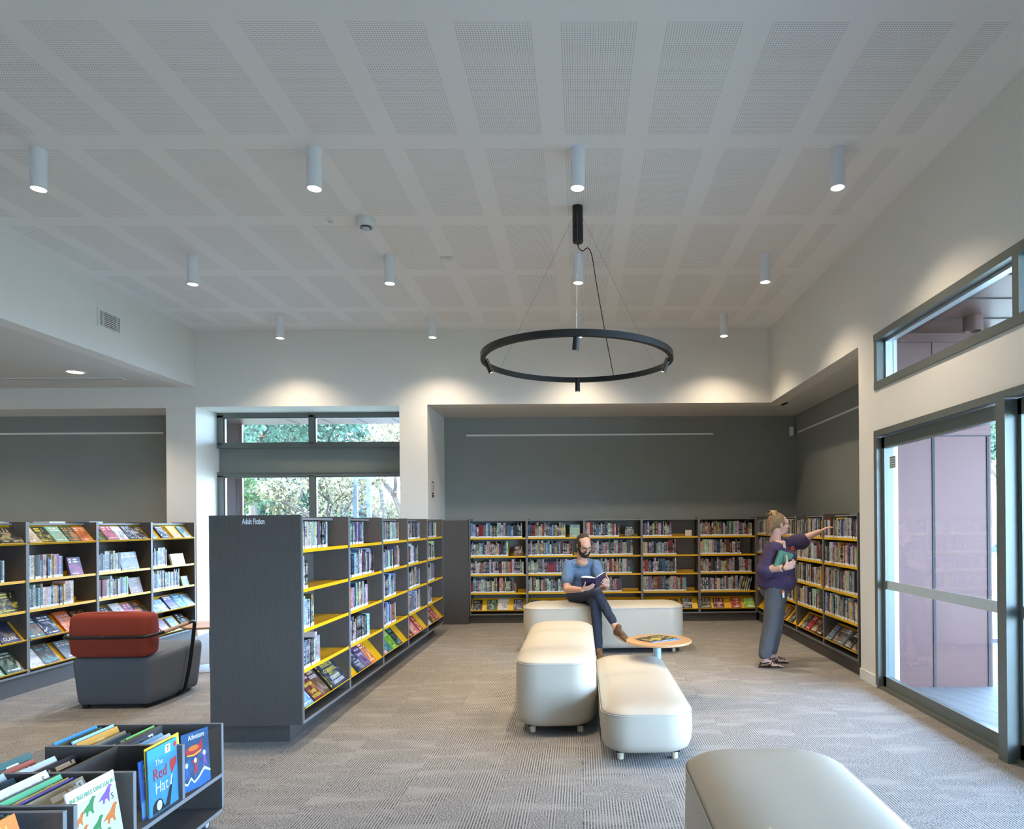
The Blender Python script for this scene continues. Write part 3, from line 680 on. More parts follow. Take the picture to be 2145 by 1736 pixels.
# hanging rails on the grey walls, corner detector, fire label
def rail(name, x0, x1, y0, y1, z, label):
    tag(new_obj(name, bx(x0, x1, y0, y1, z-0.013, z+0.013), 'white_trim'), label, 'wall rail')
rail('wall_rail', -1.76, 2.09, YN-0.014, YN, 2.885, 'thin white horizontal rail on the grey back wall above the books')
rail('wall_rail', XNR-0.014, XNR, 6.37, 10.25, 2.88, 'thin white rail along the grey side wall by the glass door')
rail('wall_rail', -9.5, -6.1, 9.886, 9.9, 2.885, 'thin white rail across the grey alcove at the left')
b_ = B(); box(b_, -0.035, 0.035, -0.06, 0, -0.07, 0.07, bev=0.012)
tag(new_obj('motion_detector', b_, 'white_plastic', loc=(3.335, 10.40, 2.91), rot=(0, 0, -0.7)), 'white motion detector in the corner of the grey walls', 'motion detector')
b_ = B(); box(b_, XNL, XNL+0.003, 9.52, 9.655, 1.94, 2.12, 0); box(b_, XNL, XNL+0.003, 9.52, 9.655, 1.895, 1.93, 0); box(b_, XNL+0.003, XNL+0.004, 9.54, 9.635, 1.965, 2.10, 1); box(b_, XNL+0.0045, XNL+0.005, 9.575, 9.60, 1.985, 2.08, 0)
tag(new_obj('fire_notice', b_, ['dark_red_print' if 'dark_red_print' in MATS else plain('dark_red_print', (120, 40, 40), 0.5), 'ink_white']), 'small dark red bordered notice on the white alcove side by the window pier', 'notice')
# ------------------------------------------------------------------ bookcases
# each run: origin of its first bay's front edge at floor level, rotation, bay width; local x runs along the shelf, local y goes in
SH = {'fiction': dict(o=(-1.905, 4.60), rz=math.pi/2, w=0.936, n=5, top=1.575, z=(1.33, 1.055, 0.777, 0.50, 0.235), kind='sssst', base=0.145),
      'left': dict(o=(-5.05, 5.29), rz=math.pi/2, w=0.886, n=4, top=1.56, z=(1.352, 1.017, 0.742, 0.472, 0.20), kind='tsstt', base=0.165),
      'back': dict(o=(-1.685, 10.14), rz=0.0, w=0.8722, n=5, top=1.577, z=(1.287, 1.008, 0.73, 0.452, 0.185), kind='sssst', base=0.125),
      'side': dict(o=(2.672, 10.12), rz=-math.pi/2, w=0.928, n=4, top=1.583, z=(1.318, 1.043, 0.765, 0.49, 0.21), kind='sssst', base=0.14)}
BAY = {'fiction': ['nearest fiction bay', 'second fiction bay', 'middle fiction bay', 'fourth fiction bay', 'farthest fiction bay'],
       'left': ['frame-edge bookcase', 'bookcase behind armchair', 'third left bookcase', 'pier-side bookcase'],
       'back': ['leftmost back bookcase', 'second back bookcase', 'middle back bookcase', 'fourth back bookcase', 'rightmost back bookcase'],
       'side': ['corner side bookcase', 'second side bookcase', 'third side bookcase', 'pillar-side bookcase']}
BAYL = {'fiction': ['double-sided charcoal bookcase with the white lettering, nearest of the fiction row', 'double-sided charcoal bookcase, second along the fiction row', 'double-sided charcoal bookcase in the middle of the fiction row', 'double-sided charcoal bookcase, fourth along the fiction row', 'double-sided charcoal bookcase at the far end of the fiction row'],
        'left': ['charcoal bookcase with yellow shelves cut by the left frame edge', 'charcoal bookcase with yellow shelves directly behind the red armchair', 'charcoal bookcase with yellow shelves, second from the window pier', 'charcoal bookcase with yellow shelves next to the white window pier'],
        'back': ['charcoal wall bookcase, leftmost on the back wall', 'charcoal wall bookcase just left of the reading man', 'charcoal wall bookcase right behind the reading man', 'charcoal wall bookcase, second from the back corner', 'charcoal wall bookcase with red and green covers beside the back corner'],
        'side': ['charcoal side bookcase in the corner behind the woman', 'charcoal side bookcase mostly hidden by the standing woman', 'charcoal side bookcase just right of the woman', 'charcoal side bookcase next to the white pillar']}
ROW = ['top', 'second', 'third', 'fourth', 'bottom']
ORD = 'first second third fourth fifth sixth seventh eighth ninth tenth eleventh twelfth thirteenth fourteenth fifteenth sixteenth seventeenth eighteenth nineteenth twentieth twenty-first twenty-second twenty-third twenty-fourth twenty-fifth twenty-sixth twenty-seventh twenty-eighth twenty-ninth thirtieth thirty-first thirty-second thirty-third thirty-fourth thirty-fifth thirty-sixth thirty-seventh thirty-eighth thirty-ninth fortieth'.split()
TILT = math.radians(50); TL = 0.235       # sloped display trays

def mesh_cache(fn, _c={}):
    return fn
def make_bay(run, k, first):
    R = SH[run]; w = R['w']; D = 0.30; dl, ed, ye = 'dark_laminate', 'edge_laminate', 'yellow_metal'
    c, s = math.cos(R['rz']), math.sin(R['rz']); loc = (R['o'][0]+c*w*k, R['o'][1]+s*w*k, 0)
    if first is not None:
        r = dup(first, loc); tag(r, BAYL[run][k], 'bookcase', run+' bookcases'); return r
    r = empty('bookcase', loc, R['rz'], BAYL[run][k], 'bookcase', run+' bookcases')
    T = 0.017; z0 = R['base']; zt = R['top']; DD = 2*D if run == 'fiction' else D
    for x in (0.0005, w-T-0.0005):
        b = B(); box(b, x, x+T, 0.002, DD, z0, zt); box(b, x, x+T, 0.0, 0.002, z0, zt, mi=1); new_obj('side_panel', b, [dl, ed], r)
    new_obj('back_panel', bx(T, w-T, D-0.012, D, z0, zt-0.01), dl, r)
    b = B(); box(b, T, w-T, 0.002, DD, z0, z0+0.02); box(b, T, w-T, 0, 0.002, z0, z0+0.02, mi=1); new_obj('bottom_panel', b, [dl, ed], r)
    topin = 0.0 if run in ('back',) else 0.13
    b = B(); box(b, T, w-T, topin, DD if run != 'fiction' else D-0.0, zt-0.03, zt-0.012); box(b, T, w-T, topin-0.002, topin, zt-0.03, zt-0.012, mi=1); new_obj('top_panel', b, [dl, ed], r)
    new_obj('plinth', bx(0, w, 0.13 if run == 'fiction' else 0.035, DD-(0.0 if run == 'fiction' else 0.01), 0, z0), dl, r)
    for z, kd in zip(R['z'], R['kind']):
        if kd == 's':
            b = B(); box(b, T, w-T, 0.012, D-0.013, z-0.012, z+0.002); box(b, T, w-T, 0.006, 0.014, z-0.013, z+0.012)
            new_obj('shelf', b, ye, r)
        else:
            b = B(); M = Matrix.Translation((0, 0.006, z)) @ Matrix.Rotation(-(math.pi/2-TILT)+math.pi/2, 4, 'X')
            box(b, T+.002, w-T-.002, 0.0, TL, -0.006, 0.0, M=M); box(b, T+.002, w-T-.002, 0.0, 0.005, 0.0, 0.022, M=M)
            new_obj('display_tray', b, ye, r)
    return r
for run in SH:
    f = None
    for k in range(SH[run]['n']):
        o = make_bay(run, k, f); f = f or o
        if run == 'fiction' and k == 0: f = o; ends = o
# end panel with its lettering, part of the nearest fiction bookcase
e = B(); box(e, -0.022, 0.0, 0.0, 0.62, 0.145, 1.577)
ep = new_obj('end_panel', e, 'dark_laminate', ends)
for ch in ends.children:
    if ch.name.split('.')[0] == 'plinth': bpy.data.objects.remove(ch); break
new_obj('plinth', bx(0.097, 0.936, 0.13, 0.6, 0, 0.145), 'dark_laminate', ends)
e = B(); box(e, 0.085, 0.097, 0.13, 0.6, 0.0, 0.145)
for y in (0.2, 0.53): lathe(e, [(0.001, 0), (0.005, 0), (0.001, 0.002)], seg=8, M=Matrix.Translation((0.085, y, 0.13)) @ Matrix.Rotation(-math.pi/2, 4, 'Y'))
new_obj('end_plinth', e, 'dark_laminate', ends)
e = B(); M = Matrix.Translation((-0.0225, 0.395, 1.517)) @ Matrix(((0, 0, -1, 0), (-1, 0, 0, 0), (0, 1, 0, 0), (0, 0, 0, 1)))
add_text(e, 'Adult Fiction', 0.055, M, 0, sx=0.53, off=0.0011)
new_obj('lettering', e, 'ink_white', ep)
# charcoal filler cabinet beside the pier and fillers behind the side shelves
fl_ = empty('filler_cabinet', (XNL, 10.10, 0), 0, 'blank charcoal panel cabinet between the window pier and back bookcases', 'cabinet')
new_obj('door_panel', bx(0.002, 0.415, 0.0, 0.32, 0.0, 1.577), 'dark_laminate', fl_); new_obj('edge_strip', bx(0.002, 0.415, -0.002, 0.0, 1.565, 1.577), 'edge_laminate', fl_)

# ------------------------------------------------------------------ books
PAL = [('navy', (34, 44, 78)), ('black', (26, 26, 30)), ('white', (214, 214, 210)), ('grey', (122, 128, 134)), ('teal', (40, 112, 122)), ('sky blue', (92, 146, 186)),
       ('red', (158, 40, 42)), ('cream', (206, 192, 164)), ('brown', (96, 66, 46)), ('dark green', (44, 78, 62)), ('pale blue', (168, 190, 206)), ('steel blue', (62, 88, 118)),
       ('orange', (206, 104, 44)), ('maroon', (96, 30, 42)), ('charcoal', (58, 60, 66)), ('purple', (88, 62, 112)), ('yellow', (222, 186, 60)), ('pink', (190, 110, 134)), ('mint', (140, 186, 164)), ('lime', (130, 190, 60))]
PW = {'fiction': [6, 8, 8, 4, 1.6, 4, 1.5, 2, 1, .6, 4, 6, .6, .9, 5, .2, .5, .1, .2, .05], 'left': [6, 7, 8, 4, 2, 3, 1.2, 3, 1, .8, 4, 5, .4, 1, 5, .3, .6, .1, .4, .1],
      'back': [5, 10, 7, 4, 1.6, 2.5, 2, 4.5, 2.2, 1, 2, 4, 1.2, 1.6, 7, .2, .6, .1, .3, .12], 'side': [4, 9, 10, 4, 1.4, 1.6, 1.8, 6, 2, 1, 2.5, 3, 1.3, 1, 6, .3, 1, .15, .4, .3]}
INKS = [(236, 236, 232), (236, 236, 232), (226, 222, 200), (228, 206, 120), (30, 30, 36), (170, 60, 56), (140, 180, 210), (200, 170, 130), (206, 210, 216), (70, 110, 150), (190, 196, 200)]
COLD = dict(PAL)
def book_bm(bm, w, d, h, M, c1, c2, face=False):
    enc = lambda c: tuple((x*12.92 if x <= .0031308 else 1.055*x**(1/2.4)-.055) for x in c[:3])+(1.0,)
    c1 = enc(c1); c2 = enc(c2)
    "a book standing at the origin: spine (or cover when face=True) on -y; w along x, d deep, h high; rounded pages sit inside the boards"
    uvl = bm.loops.layers.uv.get('print') or bm.loops.layers.uv.new('print')
    l1 = bm.loops.layers.color.get('cover') or bm.loops.layers.color.new('cover'); l2 = bm.loops.layers.color.get('ink') or bm.loops.layers.color.new('ink')
    P = [M @ Vector(p) for p in ((0,0,0),(w,0,0),(w,d,0),(0,d,0),(0,0,h),(w,0,h),(w,d,h),(0,d,h))]
    v = [bm.verts.new(p) for p in P]
    quads = [((0,1,5,4), 1, 0), ((1,2,6,5), 0, 0), ((2,3,7,6), 0, 2 if not face else 0), ((3,0,4,7), 0, 0)]
    for q, pr, mi in quads:
        f = bm.faces.new([v[i] for i in q]); f.material_index = mi if not (face and not pr) else 0
        uvs = ((0,0),(1,0),(1,1),(0,1)) if pr else ((-1, 0),)*4
        for l, uv in zip(f.loops, uvs): l[uvl].uv = uv; l[l1] = c1; l[l2] = c2
    # page block: top and bottom sunk a little between the boards
    t = min(0.0022, (w if not face else d)*0.2)
    if not face: inn = ((t, 0.003), (w-t, 0.003), (w-t, d-0.001), (t, d-0.001))
    else: inn = ((0.002, t), (w-0.002, t), (w-0.002, d-t), (0.002, d-t))
    for z0, z1, rev in ((h, h-0.004, False), (0, 0.001, True)):
        o4 = v[4:] if not rev else v[:4]; i4 = [bm.verts.new(M @ Vector((x, y, z1))) for x, y in inn]
        for i in range(4):
            q = [o4[i], o4[(i+1) % 4], i4[(i+1) % 4], i4[i]]
            f = bm.faces.new(q if not rev else q[::-1]); f.material_index = 0
            for l in f.loops: l[uvl].uv = (-1, 0); l[l1] = c1; l[l2] = c2
        f = bm.faces.new(i4 if not rev else i4[::-1]); f.material_index = 1
        for l in f.loops: l[uvl].uv = (-1, 0); l[l1] = c1; l[l2] = c2
def mk_book(name, w, d, h, c1, c2, face, loc, rot, label, group, extra=None, cat='book'):
    bm = B(); book_bm(bm, w, d, h, Matrix.Identity(4), c1, c2, face)
    if not face:
        for f in bm.faces:
            if f.material_index == 2: f.material_index = 1
    o = new_obj(name, bm, ['cover_print' if face else 'spine_print', 'cream_pages'])
    o.matrix_world = Matrix.Translation(loc) @ rot
    if label: tag(o, label, cat, group)
    return o
FILL = {'fiction': [[.55, .15, .25, .37], [.46, .74, .55, .60], [.66, .67, .55, .5], [.65, .53, .63, .65], [.65, .48, .47, .33]],
        'left': [[.74, .42], [.5, .64], [.42, .56], [.36, .64]],
        'back': [[.955, .69, .95, .82], [.67, .79, .96, .97], [.62, .86, .86, .67], [.54, .62, .62, .78], [.94, .77, .93, .9]],
        'side': [[.9, .9, .9, .9], [.92, .9, .92, .88], [.9, .93, .92, .94], [.96, .96, .96, .96]]}
rnd = random.Random(11)
spines = []
def wchoice(run):
    return rnd.choices(range(len(PAL)), PW[run])[0]
for run, R in SH.items():
    rot = Matrix.Rotation(R['rz'], 4, 'Z')
    rows = [i for i, kd in enumerate(R['kind']) if kd == 's']
    for k in range(R['n']):
        for ri, row in enumerate(rows):
            T = 0.02; x = T; lim = R['w']*FILL[run][k][ri]; idx = 0; z = R['z'][row]+0.0022
            series = None
            if run == 'back' and (k, ri) == (4, 3): lean_from = lim-0.22
            else: lean_from = 99
            gap = R['z'][row-1]-z-0.02 if row else R['top']-0.035-z
            leftcase = run == 'left'
            last = None
            while True:
                th = rnd.choice((.016, .02, .022, .025, .028, .031, .034)) * (1.0 if run != 'side' else 0.95); h = rnd.choice((.182, .198, .2, .205, .212, .232, .234, .236))
                if rnd.random() < .22 and last: th, h, ci, ink = last
                else: ci = wchoice(run); ink = rnd.choice(INKS)
                h = min(h, gap-0.008)
                if x+th > lim: break
                last = (th, h, ci, ink)
                dp = rnd.uniform(.125, .15); jit = rnd.uniform(-.004, .006)
                lean = math.radians(14) if x > lean_from else 0
                base = PAL[ci][1]; c = srgb(*[max(4, min(245, q*rnd.uniform(.85, 1.15))) for q in [q_*.84 + sum(base)/3*.10 - 2 for q_ in base]])
                if ci in (2, 7, 10) and sum(ink) > 500: ink = (24, 30, 60)
                M = Matrix.Translation((R['o'][0], R['o'][1], 0)) @ rot @ Matrix.Translation((R['w']*k + x, 0.010+max(0,jit), z)) @ Matrix.Rotation(lean, 4, 'Y')
                wp = M @ Vector((th/2, 0, h/2)); n = (M.to_3x3() @ Vector((0, -1, 0))).normalized(); v = CAM-wp
                area = th*h*max(0, v.normalized().dot(n))/v.length_squared
                x += th + 0.0008 + (0.012 if lean else 0); idx += 1
                spines.append((area, run, k, row, idx, M, th, dp, h, c, srgb(*ink), PAL[ci][0]))
            if x > R['w']-0.03: continue
            # bookend
            if rnd.random() < 0.86 or run == 'fiction':
                if run in ('left', 'fiction', 'side') or R['w']-x > 0.12:
                    be = B(); box(be, 0, 0.002, 0.02, 0.16, 0.003, 0.19 if run != 'back' else 0.15); box(be, -0.0, 0.09, 0.02, 0.16, 0.0, 0.002)
                    if (run, k, row) in (('fiction', 0, 1), ('fiction', 0, 2)): box(be, 0.02, 0.25 if row == 1 else 0.22, 0.15, 0.152, 0.002, 0.075)
                    elif R['w']-x > 0.15: box(be, 0.02, min(0.3, R['w']-x-0.04), 0.2, 0.202, -0.001, 0.045)
                    o = new_obj('bookend', be, 'yellow_metal'); o.matrix_world = Matrix.Translation((R['o'][0], R['o'][1], 0)) @ rot @ Matrix.Translation((R['w']*k+x+0.001, 0, z))
                    tag(o, f"yellow metal bookend on the {ROW[row]} shelf of the {BAY[run][k]}", 'bookend', 'yellow bookends')
# ---- face-out books on trays and shelf ends: (run, bay, row, x, w, h, colour, ink, words)
Fc = []
def tray(run, k, row, items):
    for it in items: Fc.append((run, k, row) + it)
tray('fiction', 0, 4, [(.03, .15, .2, 'sky blue', (240, 240, 240)), (.185, .155, .235, 'maroon', (236, 170, 60)), (.345, .155, .235, 'brown', (226, 200, 190)), (.51, .03, .235, 'black', (220, 200, 60)), (.545, .30, .235, 'navy', (220, 214, 90))])
tray('fiction', 1, 4, [(.2, .17, .235, 'navy', (220, 225, 230)), (.375, .16, .235, 'purple', (200, 190, 220)), (.55, .155, .235, 'orange', (250, 230, 190))])
tray('fiction', 2, 4, [(.03, .1, .2, 'pink', (240, 236, 230)), (.14, .16, .2, 'teal', (236, 240, 240)), (.33, .15, .22, 'lime', (40, 50, 40)), (.5, .16, .235, 'black', (110, 170, 180))])
tray('fiction', 3, 4, [(.03, .14, .2, 'maroon', (220, 160, 80)), (.24, .22, .235, 'pink', (240, 220, 120)), (.48, .15, .21, 'red', (244, 214, 170))])
tray('fiction', 4, 4, [(.05, .15, .22, 'pale blue', (180, 50, 50)), (.26, .16, .22, 'brown', (226, 214, 200)), (.5, .18, .235, 'red', (240, 200, 190))])
tray('left', 0, 0, [(.60, .24, .18, 'black', (200, 180, 120))])
tray('left', 0, 3, [(.46, .13, .2, 'grey', (230, 230, 230)), (.62, .2, .235, 'navy', (190, 170, 130))])
tray('left', 0, 4, [(.48, .14, .2, 'mint', (40, 60, 80)), (.65, .18, .235, 'dark green', (230, 236, 220))])
tray('left', 1, 0, [(.02, .13, .19, 'cream', (120, 60, 50)), (.16, .16, .19, 'black', (224, 206, 60)), (.33, .16, .19, 'mint', (190, 50, 60)), (.51, .15, .19, 'dark green', (240, 150, 80)), (.67, .15, .19, 'orange', (40, 40, 40))])
tray('left', 1, 3, [(.03, .18, .235, 'teal', (200, 130, 80)), (.22, .18, .235, 'navy', (230, 236, 240)), (.45, .17, .235, 'orange', (250, 240, 230)), (.65, .16, .22, 'brown', (226, 214, 190))])
tray('left', 1, 4, [(.02, .16, .2, 'white', (50, 80, 110)), (.19, .19, .235, 'brown', (90, 180, 190)), (.45, .18, .22, 'grey', (50, 60, 100))])
tray('left', 2, 0, [(.03, .12, .19, 'brown', (60, 160, 80)), (.15, .17, .19, 'pink', (40, 90, 70)), (.33, .15, .19, 'white', (90, 110, 150)), (.49, .16, .2, 'charcoal', (200, 210, 230)), (.66, .16, .19, 'black', (225, 215, 205))])
tray('left', 2, 3, [(.02, .13, .2, 'yellow', (60, 50, 30)), (.16, .15, .2, 'charcoal', (210, 210, 200)), (.32, .16, .22, 'white', (120, 60, 60)), (.5, .14, .2, 'pink', (80, 30, 70)), (.65, .18, .21, 'black', (236, 150, 70))])
tray('left', 2, 4, [(.1, .16, .22, 'navy', (220, 220, 220)), (.4, .16, .22, 'teal', (240, 240, 230)), (.62, .16, .22, 'charcoal', (180, 40, 40))])
tray('left', 3, 0, [(.02, .1, .19, 'sky blue', (236, 200, 90)), (.2, .15, .19, 'navy', (230, 240, 240)), (.42, .16, .19, 'yellow', (150, 40, 130)), (.66, .15, .19, 'sky blue', (240, 210, 60))])
tray('left', 3, 3, [(.02, .14, .18, 'steel blue', (180, 210, 230)), (.18, .15, .18, 'sky blue', (236, 240, 244)), (.34, .17, .2, 'purple', (60, 50, 90)), (.52, .18, .21, 'teal', (226, 240, 240)), (.71, .15, .19, 'pale blue', (90, 150, 170))])
tray('left', 3, 4, [(.02, .15, .2, 'black', (240, 240, 240)), (.21, .16, .2, 'pink', (90, 160, 200)), (.42, .16, .2, 'sky blue', (240, 220, 230)), (.64, .2, .235, 'black', (226, 216, 190))])
tray('back', 0, 4, [(.04, .14, .19, 'black', (90, 110, 120)), (.255, .15, .19, 'dark green', (214, 220, 190)), (.42, .16, .205, 'white', (30, 50, 80)), (.66, .14, .19, 'navy', (190, 196, 200))])
tray('back', 1, 4, [(.05, .14, .17, 'steel blue', (150, 190, 220)), (.3, .14, .17, 'charcoal', (210, 210, 210)), (.55, .15, .18, 'cream', (90, 60, 50))])
tray('back', 2, 4, [(.1, .14, .17, 'maroon', (210, 200, 190)), (.35, .14, .17, 'teal', (30, 40, 40)), (.62, .15, .17, 'brown', (220, 190, 150))])
tray('back', 3, 4, [(.1, .15, .16, 'red', (230, 220, 200)), (.42, .13, .17, 'brown', (214, 200, 180)), (.6, .16, .19, 'black', (226, 230, 236))])
tray('back', 4, 4, [(.02, .16, .185, 'charcoal', (214, 206, 170)), (.22, .16, .18, 'maroon', (236, 200, 210)), (.49, .15, .185, 'red', (240, 224, 200)), (.69, .15, .17, 'lime', (236, 240, 226))])
tray('side', 2, 4, [(.15, .14, .2, 'charcoal', (200, 200, 200)), (.33, .15, .2, 'red', (60, 90, 120)), (.52, .15, .2, 'brown', (226, 216, 190)), (.70, .16, .2, 'black', (150, 110, 80))])
tray('side', 3, 4, [(.06, .15, .2, 'steel blue', (226, 232, 236)), (.23, .15, .2, 'brown', (200, 180, 150)), (.40, .15, .2, 'grey', (60, 60, 70)), (.57, .15, .2, 'black', (220, 220, 220)), (.74, .16, .2, 'charcoal', (200, 150, 110))])
tray('side', 1, 4, [(.3, .15, .2, 'brown', (220, 210, 200)), (.6, .15, .2, 'charcoal', (190, 190, 180))])
# leaning at shelf ends (upright-ish)
UP = [('left', 1, 1, .56, .17, .19, 'purple', (190, 60, 130)), ('left', 2, 1, .42, .29, .21, 'grey', (60, 40, 36)), ('left', 2, 2, .56, .21, .19, 'brown', (206, 160, 110)), ('left', 3, 1, .45, .27, .15, 'pale blue', (190, 90, 50)),
      ('left', 0, 2, .62, .21, .2, 'black', (222, 206, 60)), ('back', 0, 1, .67, .135, .165, 'black', (190, 160, 130)), ('back', 1, 0, .65, .155, .205, 'mint', (190, 120, 110)), ('back', 2, 0, .62, .135, .18, 'charcoal', (226, 226, 220)), ('left', 3, 2, .66, .14, .13, 'grey', (60, 60, 60))]
import collections
cnt = collections.Counter(); nface = 0
def inkname(c):
    r, g, b = c; mx, mn = max(c), min(c)
    if mx-mn < 30: return 'white' if mx > 180 else ('grey' if mx > 80 else 'black')
    if r == mx and g > 0.78*r and b < .75*r: return 'yellow'
    if r == mx and g > 0.55*r: return 'tan' if b > .5*r else 'orange'
    if r == mx: return 'red' if b < .7*r else 'pink'
    if g == mx: return 'green'
    return 'blue' if mx > 100 else 'dark blue'
SPECIAL = {('fiction', 0, 4, 4): 'large blue thriller with yellow and white title, facing out at the bottom', ('fiction', 0, 4, 1): 'dark red thriller with fiery rays facing out, beside the large blue thriller row',
           ('fiction', 1, 4, 2): 'orange book with a white face on its cover, second fiction bay', ('left', 3, 3, 3): 'teal book with a white question title facing out by the window pier'}
for (run, k, row, x, w, h, col, ink) in Fc + [u for u in UP]:
    R = SH[run]; up = (run, k, row, x, w, h, col, ink) in UP; i = cnt[(run, k, row)]; cnt[(run, k, row)] += 1; nface += 1
    Mr = Matrix.Translation((R['o'][0], R['o'][1], 0)) @ Matrix.Rotation(R['rz'], 4, 'Z') @ Matrix.Translation((R['w']*k+x, 0, 0))
    thk = rnd.uniform(.012, .03)
    if up:
        M = Mr @ Matrix.Translation((0, 0.03, R['z'][row]+0.004)) @ Matrix.Rotation(-math.radians(14), 4, 'X')
        lab = f"{col} book, {inkname(ink)} print, propped facing out, {ROW[row]} shelf, {BAY[run][k]}"
    else:
        M = Mr @ Matrix.Translation((0, 0.006, R['z'][row])) @ Matrix.Rotation(TILT, 4, 'X') @ Matrix.Translation((0, 0.0055, 0.0005)) @ Matrix.Rotation(-math.pi/2, 4, 'X') @ Matrix.Translation((0, -thk, 0))
        lab = SPECIAL.get((run, k, row, i)) or f"{col} book, {inkname(ink)} print, facing out, {ORD[i]} on {ROW[row]} tray, {BAY[run][k]}"
    c1, c2 = srgb(*COLD[col]), srgb(*ink)
    o = mk_book('display_book', w, thk, h, c1, c2, True, (0, 0, 0), M, lab, f'books facing out on the {run} shelves')
    def ptext(lines, colr):
        o.data.materials[0] = MATS['cover_art']
        for s_, z_, sz, sx in lines:
            t = B(); add_text(t, s_, sz, Matrix.Translation((w/2, -0.0006, z_)) @ Matrix.Rotation(math.pi/2, 4, 'X'), 0, sx=sx, align='CENTER', ext=0.0002); new_obj('title', t, colr, o)
    key = (run, k, row, i)
    if key == ('fiction', 0, 4, 4): ptext([('PATRICIA', .178, .052, .95), ('CORNWELL', .132, .05, .86)], 'ink_yellow'); ptext([('IDENTITY', .062, .045, .95), ('UNKNOWN', .022, .045, .88)], 'ink_white')
    if key == ('fiction', 0, 4, 1): ptext([('MICHAEL', .2, .026, .8), ('CRICHTON', .175, .028, .8)], 'ink_white'); ptext([('ERUPTION', .12, .032, .85)], 'ink_yellow'); ptext([('JAMES', .06, .035, .85), ('PATTERSON', .02, .035, .7)], 'ink_yellow')
    if key == ('fiction', 0, 4, 2): ptext([('CLIVE', .195, .04, .9), ('CUSSLER', .155, .036, .85)], 'ink_white')
    if key == ('fiction', 1, 4, 0): ptext([('DAVID', .19, .034, .9), ('DYER', .15, .034, .9), ('THE', .11, .022, 1), ('KINGDOM', .08, .022, 1), ('OF DUST', .05, .022, 1)], 'ink_white')
    if key == ('fiction', 1, 4, 1): ptext([('ENTITLED', .17, .028, .85), ('MATTER', .12, .03, .9)], 'ink_white')
    if key == ('fiction', 2, 4, 1): ptext([('HOUSE', .13, .036, .9), ('HUNT', .09, .036, .9)], 'ink_red')
    if key == ('left', 3, 3, 3): ptext([('WHAT', .15, .04, .9), ('COLOR', .11, .04, .9), ('IS YOUR', .075, .03, .9)], 'ink_white')
    if key == ('left', 1, 3, 2): ptext([('LOOK ME', .17, .034, .9), ('IN THE EYE', .13, .026, .9)], 'ink_white')
    if key == ('left', 0, 3, 1): ptext([('CLARE', .03, .05, .95)], 'ink_white')
    if key == ('back', 2, 0, 0): ptext([('SUGAR', .14, .03, .95), ('CREEK', .11, .03, .95)], 'ink_white')
# ---- spine-out books: the largest in view one by one, the remainder as one mass
NBIN = 34
spines.sort(key=lambda s: -s[0])
NI = 300-nface-NBIN
for s in spines[:NI]:
    _, run, k, row, idx, M, th, dp, h, c, ink, cn = s
    size = ('tall' if h > .22 else 'short' if h < .195 else 'mid-height')
    thn = 'thick' if th > .029 else 'slim' if th < .021 else ''
    side = 'from the left'
    lab = f"{size} {thn+' ' if thn else ''}{cn} book, {ORD[idx-1]} {side}, {ROW[row]} shelf, {BAY[run][k]}"
    mk_book('book', th, dp, h, c, ink, False, (0, 0, 0), M, lab, f'books standing on the {run} shelves')
bm = B()
for s in spines[NI:]:
    _, run, k, row, idx, M, th, dp, h, c, ink, cn = s
    book_bm(bm, th, dp, h, M, c, ink, False)
for f in bm.faces:
    if f.material_index == 2: f.material_index = 1
o = new_obj('shelved_books', bm, ['spine_print', 'cream_pages']); tag(o, 'rows of many coloured library books standing spine out on the further shelves', 'books'); o['kind'] = 'stuff'
# loose books lying on top of the left bookcases
for (y, cn, w, lab) in ((6.05, 'navy', .26, 'dark patterned book lying flat on top of the left bookcases'), (6.72, 'white', .2, 'white book lying flat on top of the bookcase behind the armchair'), (7.25, 'sky blue', .2, 'bright blue book lying flat on top of the left bookcases')):
    b = B(); book_bm(b, w, .16, .018, Matrix.Identity(4), srgb(*COLD[cn]), srgb(230, 220, 160), False)
    for f in b.faces:
        if f.material_index == 2: f.material_index = 1
    o = new_obj('flat_book', b, ['spine_print', 'cream_pages']); o.matrix_world = Matrix.Translation((-5.2, y-w/2, 1.549)) @ Matrix.Rotation(math.pi/2, 4, 'Z'); tag(o, lab, 'book')
o = tag(new_obj('shelf_card', bx(0, .1, 0, .002, 0, .09), 'page_white', loc=(-1.685+.8722*3+.67, 10.2, 1.30)), 'blank white card standing on the top shelf of a back bookcase', 'card')
